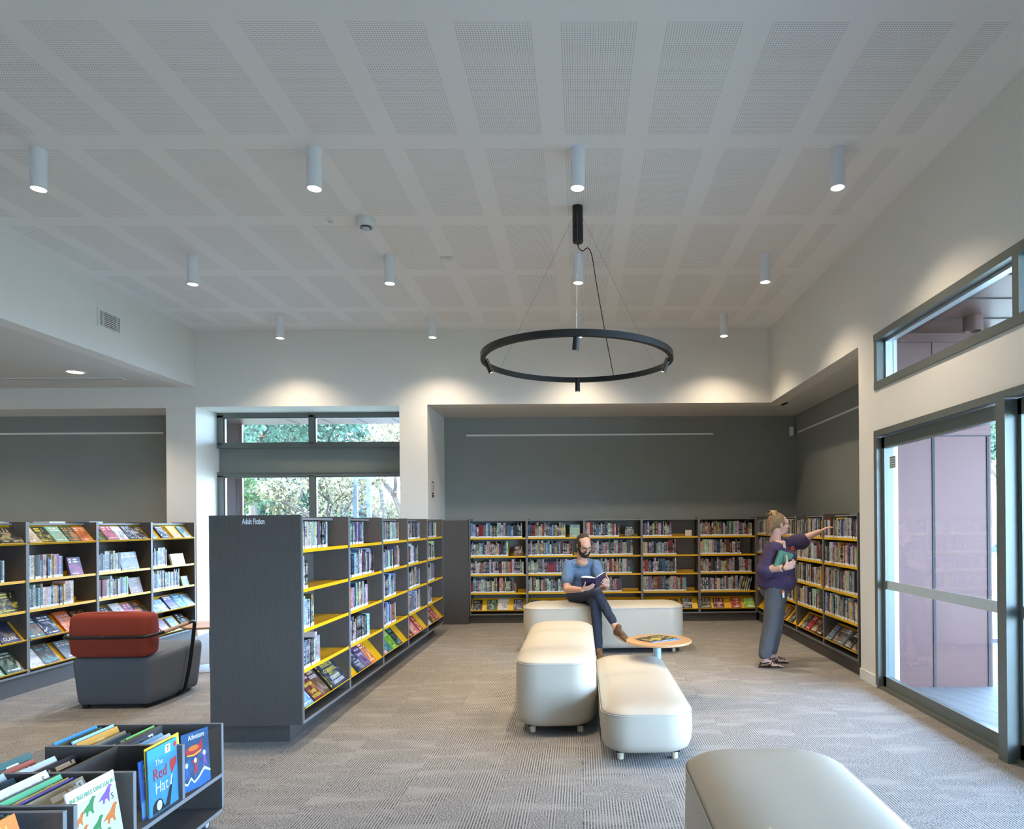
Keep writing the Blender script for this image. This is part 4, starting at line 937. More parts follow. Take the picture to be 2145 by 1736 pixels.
# ------------------------------------------------------------------ upholstered ottoman benches
def ottoman(x0, x1, y0, y1, ztop, crown, label):
    cx, cy, hx, hy = (x0+x1)/2, (y0+y1)/2, (x1-x0)/2, (y1-y0)/2
    r = empty('ottoman', (cx, cy, 0), 0, label, 'ottoman', 'pale rounded ottoman benches')
    R = min(hx, hy)*0.62; zb = 0.055
    b = B(); rings = []
    prof = [(0.075, zb), (0.045, zb+0.004), (0.018, zb+0.022), (0.004, zb+0.06), (0.0, zb+0.1), (-0.004, zb+(ztop-zb)*0.55), (0.0, ztop-0.02), (0.002, ztop)]
    for inset, z in prof: rings.append(rrect(0, 0, hx-inset, hy-inset, R-inset*0.5, z, 8))
    ring_loft(b, rings, cap=True); new_obj('base_upholstery', b, 'vinyl', r, smooth=0.9)
    b = B(); rings = [rrect(0, 0, hx-0.001, hy-0.001, R, ztop+0.0005, 8)]
    for k in range(1, 13):
        t = k/12; ins = min(hx, hy)*0.97*(t**1.25); z = ztop + crown*(1-(1-t)**3.0)
        rings.append(rrect(0, 0, hx-ins, hy-ins, max(0.01, R*(1-t*0.95)), z, 8))
    ring_loft(b, rings, cap=True); new_obj('seat_top', b, 'vinyl', r, smooth=True)
    b = B(); p = rrect(0, 0, hx+0.0005, hy+0.0005, R, ztop, 8); tube(b, p+[p[0]], 0.0028, 6, cap=False); new_obj('seam_piping', b, 'vinyl_seam', r, smooth=True)
    new_obj('underside', bx(-hx+0.09, hx-0.09, -hy+0.09, hy-0.09, zb-0.008, zb+0.01), 'dark_under', r)
    for sx in (-1, 1):
        for sy in (-1, 1):
            b = B(); lathe(b, [(0.001, 0), (0.019, 0), (0.022, 0.004), (0.023, zb-0.004), (0.001, zb-0.004)], (sx*(hx-0.12), sy*(hy-0.12), 0), 20); new_obj('leg', b, 'pale_wood_leg', r, smooth=0.6)
    return r
ottoman(-0.478, 0.105, 4.72, 6.66, 0.505, 0.055, 'tall pale ottoman bench lying lengthwise left of the low one')
ottoman(0.122, 0.708, 4.14, 5.98, 0.30, 0.05, 'low pale ottoman bench with its end under the round table')
ottoman(-0.675, 1.195, 7.67, 8.30, 0.52, 0.05, 'pale ottoman bench across the room that the reading man sits on')
ottoman(0.405, 1.03, 0.86, 2.80, 0.535, 0.055, 'large pale ottoman bench closest to the viewer at the bottom edge')
o = tag(new_obj('zip_tag', bx(0.215, 0.24, 7.664, 7.669, 0.085, 0.09), 'dark_under'), 'tiny dark zip tag low on the rear ottoman beside the man', 'tag') if False else None

# ------------------------------------------------------------------ round side tables
def side_table(c, ztop, r, rb, pole, mt, label, edge='wood_top'):
    t = empty('side_table', (c[0], c[1], 0), 0, label, 'table')
    b = B(); lathe(b, [(0.001, ztop-0.024), (r-0.012, ztop-0.024), (r, ztop-0.016), (r, ztop-0.003), (r-0.003, ztop), (0.001, ztop)], seg=64); new_obj('table_top', b, mt, t, smooth=0.5)
    b = B(); lathe(b, [(0.001, 0.012), (pole, 0.012), (pole, ztop-0.03), (0.11, ztop-0.028), (0.11, ztop-0.0245), (0.001, ztop-0.0245)], (0, 0, 0), 24); new_obj('pole', b, 'blue_pole', t, smooth=0.5)
    b = B(); lathe(b, [(0.001, 0), (rb, 0), (rb, 0.006), (rb-0.02, 0.012), (0.001, 0.013)], seg=48); new_obj('foot_plate', b, 'blue_pole' if pole > .02 else 'pale_metal', t, smooth=0.5)
    return t
side_table((0.665, 6.28), 0.50, 0.001, 0.1, 0.02, 'wood_top', 'x') if False else None
tb = empty('side_table', (0.664, 5.725, 0), 0, 'round pale wood table on a blue-grey pole with magazines on it', 'table')
b = B(); r_ = 0.279; z_ = 0.5; lathe(b, [(0.001, z_-0.024), (r_-0.012, z_-0.024), (r_, z_-0.016), (r_, z_-0.003), (r_-0.003, z_), (0.001, z_)], seg=64); new_obj('table_top', b, 'wood_top', tb, smooth=0.5)
b = B(); tube(b, [(0.02, 0.30, 0.004), (0.02, 0.30, z_-0.03)], 0.036, 24); box(b, -0.03, 0.07, -0.12, 0.345, z_-0.034, z_-0.0245); new_obj('pole', b, 'blue_pole', tb, smooth=0.5)
b = B(); lathe(b, [(0.001, 0), (0.17, 0), (0.17, 0.006), (0.15, 0.012), (0.001, 0.013)], (-0.14, 0.32, 0), 48); new_obj('foot_plate', b, 'blue_pole', tb, smooth=0.5)
side_table((-3.93, 7.15), 0.475, 0.285, 0.235, 0.018, 'wood_top', 'round wooden side table on a white disc foot beside the red armchair')
# magazines
def magazine(loc, rz, w, h, t, c1, c2, label):
    b = B(); book_bm(b, w, t, h, Matrix.Identity(4), srgb(c1), srgb(c2), True)
    o = new_obj('magazine', b, ['cover_print', 'page_white']); o.matrix_world = Matrix.Translation(loc) @ Matrix.Rotation(rz, 4, 'Z') @ Matrix.Translation((-w/2, -h/2, t)) @ Matrix.Rotation(-math.pi/2, 4, 'X'); tag(o, label, 'magazine', 'magazines on the round table')
magazine((0.665, 5.735, 0.5003), math.radians(-62), .21, .29, .005, (60, 120, 190), (230, 230, 230), 'blue-edged magazine underneath on the round wooden table')
magazine((0.64, 5.745, 0.5055), math.radians(-52), .21, .29, .004, (30, 30, 34), (214, 190, 90), 'dark and yellow patterned magazine lying on top on the round table')

# ------------------------------------------------------------------ armchair seen from behind
ac = empty('armchair', (-3.885, 5.86, 0), 0, 'low armchair with rust red back cushion and grey wool seat, seen from behind', 'armchair')
def soft_box(x0, x1, y0, y1, z0, z1, r, mat, name, par, taper=0.0, crown=0.0):
    b = B(); cx, cy, hx, hy = (x0+x1)/2, (y0+y1)/2, (x1-x0)/2, (y1-y0)/2; H = z1-z0; rings = []
    for k in range(0, 6):
        a = math.radians(90*k/5); rings.append(rrect(cx, cy, hx-r*(1-math.sin(a))-taper*0, hy-r*(1-math.sin(a)), r*1.1, z0+r*(1-math.cos(a)), 5))
    for k in range(1, 4): rings.append(rrect(cx, cy, hx+0.004-taper*k/4, hy+0.004-taper*k/4, r*1.1, z0+r+(H-2*r)*k/4, 5))
    for k in range(0, 6):
        a = math.radians(90*k/5); ins = r*(1-math.cos(a)); rings.append(rrect(cx, cy, hx-ins-taper, hy-ins-taper, r*1.1, z1-r+r*math.sin(a), 5))
    rings.append(rrect(cx, cy, hx*0.5, hy*0.5, r, z1+crown, 5))
    ring_loft(b, rings); return new_obj(name, b, mat, par, smooth=True)
# plan: straight back and flared splayed sides
def seat_body():
    b = B(); rings = []
    base = [(-0.312, -0.30), (0.315, -0.30), (0.345, -0.18), (0.36, 0.40), (0.33, 0.44), (-0.33, 0.44), (-0.36, 0.40), (-0.345, -0.18)]
    def poly(s, z, tilt=0.0):
        pts = []
        n = len(base)
        for i in range(n):
            p0, p1, p2 = Vector(base[i-1]), Vector(base[i]), Vector(base[(i+1) % n])
            for t in (0.0, 0.25, 0.5, 0.75, 1.0):
                a = p1.lerp(p0, min(0.04/(p1-p0).length, 0.45)); c = p1.lerp(p2, min(0.04/(p2-p1).length, 0.45))
                q = (a*(1-t)**2 + p1*2*t*(1-t) + c*t*t)
                pts.append(Vector((q.x*(1-s), (q.y-0.05)*(1-s)+0.05, z + tilt*q.y)))
        return pts
    for s, z in ((0.14, 0.035), (0.10, 0.037), (0.075, 0.055), (0.06, 0.10), (0.02, 0.28), (0.0, 0.38)): rings.append(poly(s, z))
    for s, z in ((0.0, 0.40), (0.012, 0.42), (0.04, 0.435), (0.1, 0.44), (0.5, 0.44)): rings.append(poly(s, z, 0.04))
    ring_loft(b, rings); return new_obj('seat', b, 'grey_wool', ac, smooth=True)
seat_body()
bk = soft_box(-0.322, 0.325, -0.335, -0.145, 0.432, 0.795, 0.05, 'red_wool', 'back_cushion', ac, crown=0.004)
for sx in (-1, 1):
    for sy in (-0.22, 0.36): new_obj('leg', bx(sx*0.25-0.02, sx*0.25+0.02, sy-0.02, sy+0.02, 0, 0.036), 'black_enamel', ac)
b = B()
for sx in (-1, 1):
    pts = curve_pts([(0, -0.36, 0.605), (sx*0.2, -0.36, 0.605), (sx*0.31, -0.355, 0.607), (sx*0.355, -0.30, 0.612), (sx*0.385, -0.2, 0.622)], 6)
    tube(b, pts, 0.0145, 12)
    tube(b, curve_pts([(sx*0.405, 0.08, 0.65), (sx*0.41, 0.16, 0.657), (sx*0.41, 0.195, 0.64), (sx*0.405, 0.2, 0.6), (sx*0.39, 0.16, 0.3), (sx*0.37, 0.11, 0.06)], 6), 0.0155, 12)
    tube(b, [(sx*0.37, 0.11, 0.06), (sx*0.30, 0.1, 0.03)], 0.013, 8)
new_obj('frame_rail', b, 'black_enamel', ac, smooth=True)
for sx in (-1, 1):
    b = B(); tube(b, [(sx*0.383, -0.21, 0.621), (sx*0.406, 0.09, 0.652)], 0.0165, 14); new_obj('armrest', b, 'wood_arm', ac, smooth=0.6)

# ------------------------------------------------------------------ picture book browser boxes
BX0, BXM, BX1 = -2.435, -2.115, -1.815
def browser(y_far, ncell, label, first=False):
    r = empty('book_browser', ((BX0+BX1)/2, y_far, 0), 0, label, 'book browser', 'book browser boxes'); ox, oy = (BX0+BX1)/2, y_far
    d = 0.333; y0 = y_far-d*ncell
    L = lambda x0, x1, a, c, z0, z1: bx(x0-ox, x1-ox, a-oy, c-oy, z0, z1)
    zt, zf, zb = 0.51, 0.262, 0.085
    def panel(name, x0, x1, a, c, z0, z1):
        b = B(); box(b, x0-ox, x1-ox, a-oy, c-oy, z0, z1-0.002, 0); box(b, x0-ox, x1-ox, a-oy, c-oy, z1-0.002, z1, 1); box(b, x1-ox, x1-ox+0.0015, a-oy, c-oy, z0, z1, 2)
        return new_obj(name, b, ['dark_laminate', 'edge_laminate', 'edge_laminate'], r)
    for k in range(ncell+1):
        y = y_far-d*k
        if k in (0, ncell): panel('end_panel', BX0, BX1, y-0.009+(-0.009 if k == 0 else 0.009), y+0.009+(-0.009 if k == 0 else 0.009), zb, zt)
        else: panel('partition', BX0, BX1-0.004, y-0.009, y+0.009, zf, zt)
    b = B(); box(b, BXM-0.009-ox, BXM+0.009-ox, y0-oy+0.02, -0.02, zf, zt-0.003); new_obj('centre_divider', b, 'dark_laminate', r)
    for nm, z in (('box_floor', zf), ('base_shelf', zb)):
        b = B(); box(b, BX0-ox, BX1-ox, y0-oy+0.018, -0.018, z-0.018, z, 0); box(b, BX1-ox, BX1-ox+0.0015, y0-oy+0.018, -0.018, z-0.018, z, 1); new_obj(nm, b, ['dark_laminate', 'edge_laminate'], r)
    new_obj('lower_divider', L(BXM-0.009, BXM+0.009, y0+0.02, y_far-0.02, zb, zf-0.018), 'dark_laminate', r)
    b = B(); lathe(b, [(0.001, 0), (0.012, 0), (0.012, 0.001), (0.001, 0.001)], seg=16, M=Matrix.Translation((BXM+0.0095+0.07-ox, -0.0195, 0.18)) @ Matrix.Rotation(math.pi/2, 4, 'X')); new_obj('cable_hole', b, 'lens_black', r)
    for k in range(ncell):
        a, c = y_far-d*(k+1)+0.012, y_far-d*k-0.012
        for x in (BX1, BX0+0.004):
            b = B(); box(b, x-0.0045-ox, x-0.0005-ox, a-oy, c-oy, zf+0.001, zt-0.006); new_obj('clear_guard', b, 'acrylic', r)
    for x in (BX0+0.06, BX1-0.06):
        for y in (y0+0.08, y_far-0.08):
            c_ = B(); M = Matrix.Translation((x-ox, y-oy, 0.03)) @ Matrix.Rotation(math.pi/2, 4, 'Y')
            for s in (-0.013, 0.013): lathe(c_, [(0.001, s-0.007), (0.026, s-0.007), (0.03, s-0.003), (0.03, s+0.003), (0.026, s+0.007), (0.001, s+0.007)], seg=20, M=M)
            box(c_, x-ox-0.012, x-ox+0.012, y-oy-0.012, y-oy+0.012, 0.04, 0.068); cs = new_obj('caster', c_, 'rubber', r, smooth=0.6)
            h_ = B()
            for s in (-0.0205, 0.0205): lathe(h_, [(0.001, s-0.001), (0.015, s-0.001), (0.015, s+0.001), (0.001, s+0.001)], seg=16, M=M)
            new_obj('caster_hub', h_, 'pale_metal', cs)
    return r
browser(3.405, 3, 'wheeled charcoal picture book browser box with clear side guards at the bottom left')
browser(2.375, 3, 'second charcoal browser box cut by the bottom left corner')
# picture books: leaning back in the boxes, covers towards the right wall
def pbook(xb, yc, w, h, t, lean, c1, c2, label, zf=0.2635, yaw=0.0, letter=None, art=None, roll=0.0):
    "xb: x of the foot of the cover; w along y"
    c1_, c2_ = srgb(c1), srgb(c2)
    bm = B(); book_bm(bm, w, t, h, Matrix.Identity(4), c1_, c2_, True)
    o = new_obj('picture_book', bm, ['cover_print', 'page_white'])
    # local x -> +Y world, cover normal -y -> +X world, lean back (top towards -X)
    M = Matrix.Translation((xb, yc, zf+0.001)) @ Matrix.Rotation(yaw, 4, 'Z') @ Matrix.Rotation(math.pi/2, 4, 'Z') @ Matrix.Rotation(-lean, 4, 'X') @ Matrix.Rotation(roll, 4, 'Y') @ Matrix.Translation((-w/2, 0, 0))
    o.matrix_world = M; tag(o, label, 'book', 'picture books in the browser boxes')
    if letter:
        lb = B(); sz = 0.036; lx = w-(0.05 if letter == 'T' else 0.012)-sz; lz = h-(0.075 if art and art.__name__ == 'art_dino' else 0.012)-sz
        box(lb, lx, lx+sz, -0.0012, -0.0004, lz, lz+sz, 0); add_text(lb, letter, 0.034, Matrix.Translation((lx+sz/2, -0.0016, lz+0.006)) @ Matrix.Rotation(math.pi/2, 4, 'X'), 1, align='CENTER', ext=0.0002)
        new_obj('spine_letter', lb, [plain('label_white', (226, 232, 236), 0.5, vary=0) if 'label_white' not in MATS else 'label_white', 'ink_black'], o)
    if art: o.data.materials[0] = MATS['cover_art']; art(o, w, h)
    return o
def patch(name, o, pts, col, y=-0.0012, th=0.0005):
    "a flat printed shape on the cover, pts in cover coordinates (x, z)"
    b = B(); f0 = [b.verts.new((x, y, z)) for x, z in pts]; f1 = [b.verts.new((x, y+th, z)) for x, z in pts]
    b.faces.new(f0); b.faces.new(f1[::-1]); n = len(pts)
    for i in range(n): b.faces.new((f0[i], f1[i], f1[(i+1) % n], f0[(i+1) % n]))
    bmesh.ops.recalc_face_normals(b, faces=b.faces); new_obj(name, b, col, o)
def blob2(cx, cz, rx, rz_, n=18, a0=0.0, wob=0.0, k=3): return [(cx+rx*math.cos(t+a0)*(1+wob*math.sin(k*t)), cz+rz_*math.sin(t+a0)*(1+wob*math.sin(k*t))) for t in [2*math.pi*i/n for i in range(n)]]
def title(o, s, x, z, size, col, sx=1.0, rot=0.0, y=-0.0016, align='LEFT'):
    t = B(); add_text(t, s, size, Matrix.Translation((x, y, z)) @ Matrix.Rotation(math.pi/2, 4, 'X') @ Matrix.Rotation(rot, 4, 'Z'), 0, sx=sx, align=align, ext=0.0002); new_obj('title', t, col, o)
def art_redhat(o, w, h):
    title(o, 'The', .045, .205, .036, 'ink_white'); title(o, 'Red', .03, .145, .072, 'ink_red', .85); title(o, 'Hat', .04, .085, .072, 'ink_white', .85)
    patch('heart', o, [(.160, .135), (.148, .175), (.150, .195), (.162, .202), (.172, .196), (.184, .206), (.196, .198), (.194, .175)], 'ink_red')
    patch('balloon', o, blob2(.190, .258, .010, .012), 'ink_red'); patch('hair', o, [(.02, 0.004), (.025, .04), (.045, .058), (.07, .06), (.085, .05), (.1, .02), (.125, .004)], 'ink_black')
    patch('face', o, blob2(.066, .032, .018, .022), 'ink_white', y=-0.0018); patch('sleeve', o, [(.105, .004), (.15, .1), (.168, .115), (.15, .05), (.14, .004)], 'ink_black', y=-0.0016); patch('arm', o, [(.143, .09), (.155, .135), (.162, .133), (.155, .09)], 'ink_white', y=-0.002)
def art_dino(o, w, h):
    title(o, 'INCREDIBLE DINOSAURS', .012, h-.045, .0235, 'ink_green', .9)
    cols = ['ink_orange', 'ink_green', 'ink_purple', 'ink_orange', 'ink_green', 'ink_orange', 'ink_purple', 'ink_green']
    for i, (x, z, s) in enumerate(((.045, .155, .8), (.1, .18, 1.1), (.19, .19, 1.1), (.05, .1, .9), (.125, .1, 1.0), (.2, .11, 1.2), (.06, .04, 1.), (.15, .035, 1.1))):
        patch('dinosaur', o, [(x+s*a, z+s*c) for a, c in ((-.04, -.006), (-.02, .008), (0, .018), (.012, .03), (.022, .036), (.036, .03), (.026, .024), (.02, .012), (.014, -.004), (.016, -.02), (.008, -.02), (.004, -.008), (-.008, -.008), (-.012, -.02), (-.02, -.02), (-.018, -.004))], cols[i])
def art_adventure(o, w, h):
    title(o, 'Adventure', .05, h-.035, .036, 'ink_white', .85)
    patch('space_craft', o, blob2(.095, .175, .07, .026, 22, .1, .04), 'ink_red'); patch('cockpit', o, blob2(.09, .187, .042, .012, 20, .1), 'ink_orange', y=-0.0018); patch('fin', o, [(.13, .19), (.165, .22), (.16, .185)], 'ink_red'); patch('stripe', o, [(.035, .163), (.09, .157), (.15, .168), (.15, .162), (.09, .151), (.035, .157)], 'ink_yellow', y=-0.0018)
    for x, z, c in ((.1, .1, 'ink_red'), (.175, .12, 'ink_purple'), (.03, .09, 'ink_blue')):
        patch('astronaut', o, [(x+a, z+c2) for a, c2 in ((-.028, .03), (-.008, .014), (-.01, -.012), (-.02, -.034), (-.01, -.036), (0, -.014), (.012, -.034), (.022, -.03), (.012, -.006), (.01, .014), (.028, .028), (.026, .034), (.0, .022), (-.024, .036))], c); patch('helmet', o, blob2(x, z+.028, .011, .012), 'ink_white', y=-0.0018)
    patch('ice', o, [(.0, .0), (.0, .05), (.03, .035), (.06, .06), (.085, .035), (.12, .05), (.17, .085), (w, .06), (w, 0)], 'ink_blue'); patch('ice_edge', o, [(.0, .05), (.03, .035), (.06, .06), (.085, .035), (.12, .05), (.17, .085), (w, .06), (w, .05), (.17, .07), (.12, .038), (.085, .025), (.06, .048), (.03, .025), (0, .04)], 'ink_white', y=-0.0018)
Y1, Y2, Y3, Y4 = 3.23, 2.90, 2.57, 2.19
pbook(-1.828, Y1-0.03, .22, .262, .004, .10, (36, 78, 120), (70, 150, 200), 'blue space adventure picture book with a red flying craft behind the clear guard', letter=None, art=art_adventure, roll=0.10)
for i, (dx, c1, c2, lt, lab) in enumerate(((.05, (24, 84, 160), (120, 170, 220), 'W', 'blue starry picture book with a white W label just behind the adventure book'),
        (.075, (214, 222, 230), (190, 180, 170), None, 'pale picture book leaning in the far right compartment'), (.088, (120, 176, 214), (60, 90, 80), None, 'light blue picture book leaning behind the pale ones'),
        (.115, (150, 110, 80), (220, 200, 160), 'W', 'brown illustrated picture book with a W label'), (.135, (76, 94, 122), (160, 140, 110), 'W', 'slate blue mice picture book with a W label'),
        (.16, (110, 176, 96), (60, 110, 60), None, 'bright green wide picture book tallest in the far compartment'), (.172, (190, 90, 60), (240, 220, 200), None, 'thin red edged picture book behind the green one'))):
    pbook(-1.832-dx, Y1-(0.01 if i % 2 else 0.03)+(0.05 if i in (5, 6) else 0), .25-(i % 3)*.02, .245+(i % 3)*.012+(.02 if i in (4, 5, 6) else 0), .006, .55, c1, c2, lab, letter=lt)
for i, (dx, c1, c2, h, lab) in enumerate(((.02, (70, 110, 140), (200, 220, 230), .24, 'blue grey picture book leaning at the left of the far divider'), (.04, (150, 140, 120), (60, 90, 60), .25, 'olive spined picture book far left compartment'), (.07, (206, 150, 66), (220, 180, 110), .275, 'golden orange picture book standing in the far left compartment'),
        (.084, (150, 190, 220), (240, 240, 240), .285, 'pale blue lettered picture book behind the golden one'), (.098, (40, 50, 70), (90, 110, 140), .28, 'black spined picture book next to the pale blue ones'), (.125, (190, 160, 110), (90, 70, 50), .245, 'tan picture book low in the far left compartment'), (.15, (110, 120, 96), (60, 70, 60), .27, 'mossy green patterned picture book'), (.168, (70, 150, 206), (230, 230, 236), .28, 'sky blue picture book with a flying bird at the far left'))):
    pbook(-2.13-dx, Y1-0.01, .27, h, .006, .42, c1, c2, lab)
# middle compartments
pbook(-1.835, Y2+0.06, .205, .285, .004, .03, (64, 150, 206), (90, 176, 224), 'large sky blue picture book titled in red and white with a heart', letter='T', art=art_redhat)
pbook(-1.845, Y2+0.085, .24, .292, .004, .05, (230, 200, 60), (40, 40, 40), 'yellow dotted edge picture book right behind the blue heart book')
pbook(-1.853, Y2+0.06, .24, .245, .004, .07, (40, 90, 160), (120, 190, 220), 'blue picture book peeking behind the heart book')
pbook(-1.861, Y2+0.12, .15, .235, .005, .05, (34, 50, 110), (120, 120, 190), 'dark blue picture book with an S label beside the partition', letter='S')
pbook(-2.17, Y2+0.02, .30, .25, .004, .52, (52, 48, 56), (60, 56, 64), 'blackish board divider leaning in the empty middle compartment')
pbook(-2.20, Y2-0.06, .28, .265, .03, .5, (196, 206, 226), (226, 216, 200), 'pale lilac thick book leaning in the middle left compartment')
pbook(-2.255, Y2-0.10, .27, .27, .008, .5, (170, 92, 80), (150, 70, 60), 'dusty red thin book behind the pale lilac one')
pbook(-2.285, Y2-0.10, .30, .29, .02, .45, (70, 104, 98), (60, 90, 86), 'dark green cloth book furthest left in its compartment')
# near compartments of the first box
pbook(-1.83, Y3+0.0, .25, .275, .005, .16, (226, 228, 230), (210, 214, 216), 'white dinosaur picture book with coloured dinosaurs on its cover', letter='S', art=art_dino)
for i, (dx, c1, c2, h, lt, lab) in enumerate(((.035, (170, 160, 130), (120, 110, 80), .275, 'S', 'mottled sandy picture book with an S label behind the dinosaur book'), (.058, (34, 44, 100), (200, 90, 60), .27, 'S', 'dark blue picture book with a partly hidden white label'),
        (.076, (110, 110, 196), (230, 230, 240), .27, None, 'violet and white striped picture book'), (.094, (206, 160, 96), (230, 200, 150), .27, 'B', 'orange tan picture book with a B label'), (.118, (96, 176, 128), (60, 130, 90), .285, None, 'mint green picture book sticking up in the near compartment'),
        (.14, (224, 160, 60), (240, 200, 120), .27, None, 'yellow orange picture book under the white one'), (.165, (206, 210, 220), (90, 70, 150), .305, 'S', 'white picture book with purple round badge and an S label'))):
    o = pbook(-1.84-dx, Y3-0.0, .28, h, .009, .5, c1, c2, lab, letter=lt)
    if i == 6: title(o, 'Jen Storer', .05, h-.12, .024, 'ink_purple', .9); patch('badge', o, blob2(.025, h-.115, .02, .02), 'ink_purple')
for i, (dx, c1, c2, h, lab) in enumerate(((.02, (52, 84, 100), (60, 90, 110), .27, 'dark teal book leaning in the near left compartment'), (.05, (170, 190, 196), (150, 170, 170), .29, 'pale grey blue book with a pasted label'), (.09, (120, 140, 170), (200, 200, 210), .27, 'muted blue book at the left frame edge'), (.13, (90, 130, 190), (220, 180, 160), .26, 'bright blue book near the frame edge in the near compartment'))):
    pbook(-2.135-dx, Y3-0.0, .29, h, .012, .5, c1, c2, lab)
o = pbook(-1.84, Y4-0.02, .24, .285, .004, .30, (232, 120, 48), (240, 170, 70), 'orange picture book with lime lettering at the bottom left corner'); title(o, 'MONSTER', .02, .20, .05, 'ink_lime', .8)
o = pbook(-1.858, Y4-0.02, .25, .28, .005, .32, (120, 180, 90), (220, 230, 210), 'green edged picture book behind the orange one')
o = pbook(-1.872, Y4-0.02, .25, .285, .005, .34, (40, 44, 60), (90, 100, 130), 'black edged picture book behind the green one in the second box')
o = pbook(-1.91, Y4-0.0, .28, .30, .006, .45, (30, 110, 190), (60, 140, 210), 'bright blue picture book with a B label in the second box', letter='B'); title(o, 'WAITE', .03, .17, .05, 'ink_yellow', .8)
o = pbook(-1.99, Y4-0.0, .27, .29, .006, .5, (70, 120, 180), (40, 50, 60), 'blue picture book at the frame edge of the second box')
tag(new_obj('flat_book', bx(-2.08, -1.84, 2.42, 2.62, 0.086, 0.10), 'ink_lime'), 'green book lying flat on the lower shelf of the browser box', 'book') if False else None
# ------------------------------------------------------------------ people
def V3(*a): return Vector(a)
def hand(w, d, nrm, sgn, curls=(20, 30, 25), thumb=(0.7, 0.7, 0.2), sc=1.0, lead=0.0):
    "tapered palm, four jointed fingers of different length and a thumb leaving the side of the palm; lead: extra bend per finger"
    d = d.normalized(); nrm = (nrm - d*nrm.dot(d)).normalized(); s = d.cross(nrm)*sgn; out = []
    L = (.068, .077, .071, .055); off = (.031, .0105, -.0105, -.031)
    for i in range(4):
        k = w + d*(.082-.006*abs(i-1))*sc + s*off[i]*sc; out.append(('c', w + s*off[i]*.55*sc, k, .0125*sc, .0115*sc))
        p = k; a = 0.0
        for f, c_ in zip((.44, .31, .25), curls):
            a += math.radians(c_+lead*i); dd = d*math.cos(a) + nrm*math.sin(a) + s*(.05*(1.5-i)); q = p + dd*L[i]*f*sc*1.05
            r0 = (.0088, .0092, .0086, .0076)[i]*sc; out.append(('c', p, q, r0, r0*.88)); p = q
    t0 = w + d*.018*sc + s*.022*sc; t1 = t0 + (d*.62+s*.66+nrm*.15).normalized()*.045*sc
    td = (d*thumb[0]+s*thumb[1]+nrm*thumb[2]).normalized(); t2 = t1 + td*.034*sc; t3 = t2 + (td + nrm*.25).normalized()*.026*sc
    out += [('c', t0, t1, .014*sc, .012*sc), ('c', t1, t2, .011*sc, .0098*sc), ('c', t2, t3, .0098*sc, .0085*sc)]
    return out
def head_frame(F, U):
    F = F.normalized(); U = (U - F*U.dot(F)).normalized(); S = F.cross(U)
    return Matrix((S, F, U)).transposed()      # local x = side, y = forward, z = up
def head_shapes(C, R, k=1.0, nose=1.0, fem=False):
    P = lambda x, y, z: C + R @ (Vector((x, y, z))*k)
    E = lambda c, r: ('e', P(*c), tuple(q*k for q in r), R)
    sh = [E((0, -.012, .035), (.074, .092, .088)), E((0, .012, -.01), (.064, .078, .085)), E((0, .03, -.055), (.052, .056, .055)), E((0, .062, -.082), (.027, .027, .024)),
          E((0, .066, .035), (.05, .03, .035)), E((-.037, .058, -.022), (.024, .026, .026)), E((.037, .058, -.022), (.024, .026, .026)),
          ('c', P(0, .086, .022), P(0, .108, -.018), .0075*k, .0125*k*nose), E((-.012, .096, -.022), (.008, .01, .008)), E((.012, .096, -.022), (.008, .01, .008)),
          ('c', P(-.036, .083, .034), P(-.012, .092, .031), .009*k, .008*k), ('c', P(.036, .083, .034), P(.012, .092, .031), .009*k, .008*k),
          ('c', P(-.018, .083, -.047), P(.018, .083, -.047), .008*k, .008*k), ('c', P(-.014, .08, -.058), P(.014, .08, -.058), .008*k, .008*k)]
    for s in (-1, 1):
        sh += [E((s*.074, -.008, .0), (.009, .017, .029)), ('c', P(s*.078, -.018, .018), P(s*.08, -.004, .026), .006*k, .006*k), ('c', P(s*.078, -.02, .015), P(s*.076, -.008, -.024), .006*k, .006*k)]
    return sh, P
def eyes(root, P, R, k, open_=1.0, iris='lens_black', look=0.0):
    for s in (-1, 1):
        b = B(); ellipsoid(b, P(s*.031, .079, .011), (.0125*k, .0095*k, .0075*k*open_), R, 14); new_obj('eye', b, 'white_plastic', root, smooth=True)
        b = B(); ellipsoid(b, P(s*.031, .0875, .0105+look), (.0052*k, .0025*k, .0052*k*open_), R, 12); new_obj('iris', b, iris, root, smooth=True)
        b = B(); tube(b, [P(s*.018, .092, .034), P(s*.032, .0915, .0405), P(s*.046, .083, .035)], [.0024, .003, .0018], 8); new_obj('eyebrow', b, 'hair_short', root, smooth=True)
def glasses(root, P, R, k, mat, round_=True, rr=.0185, th=1.0):
    b = B(); g = B()
    for s in (-1, 1):
        ring = [P(s*.031+rr*1.05*math.cos(t)*1.1, .101 - .006*abs(math.cos(t)) , .006+rr*math.sin(t)) for t in [2*math.pi*i/24 for i in range(25)]]
        tube(b, ring, .0014*k*th, 6, cap=False); tube(b, [P(s*.051, .097, .012), P(s*.07, .082, .012), P(s*.081, -.005, .014)], .0013*k*th, 6)
        f = g.faces.new([g.verts.new(P(s*.031+rr*1.02*math.cos(t)*1.1, .1005, .006+rr*.97*math.sin(t))) for t in [2*math.pi*i/24 for i in range(24)]])
    tube(b, [P(-.011, .101, .01), P(0, .106, .013), P(.011, .101, .01)], .0014*k, 6)
    o = new_obj('glasses', b, mat, root, smooth=True); new_obj('lens', g, 'spectacle_glass', o)

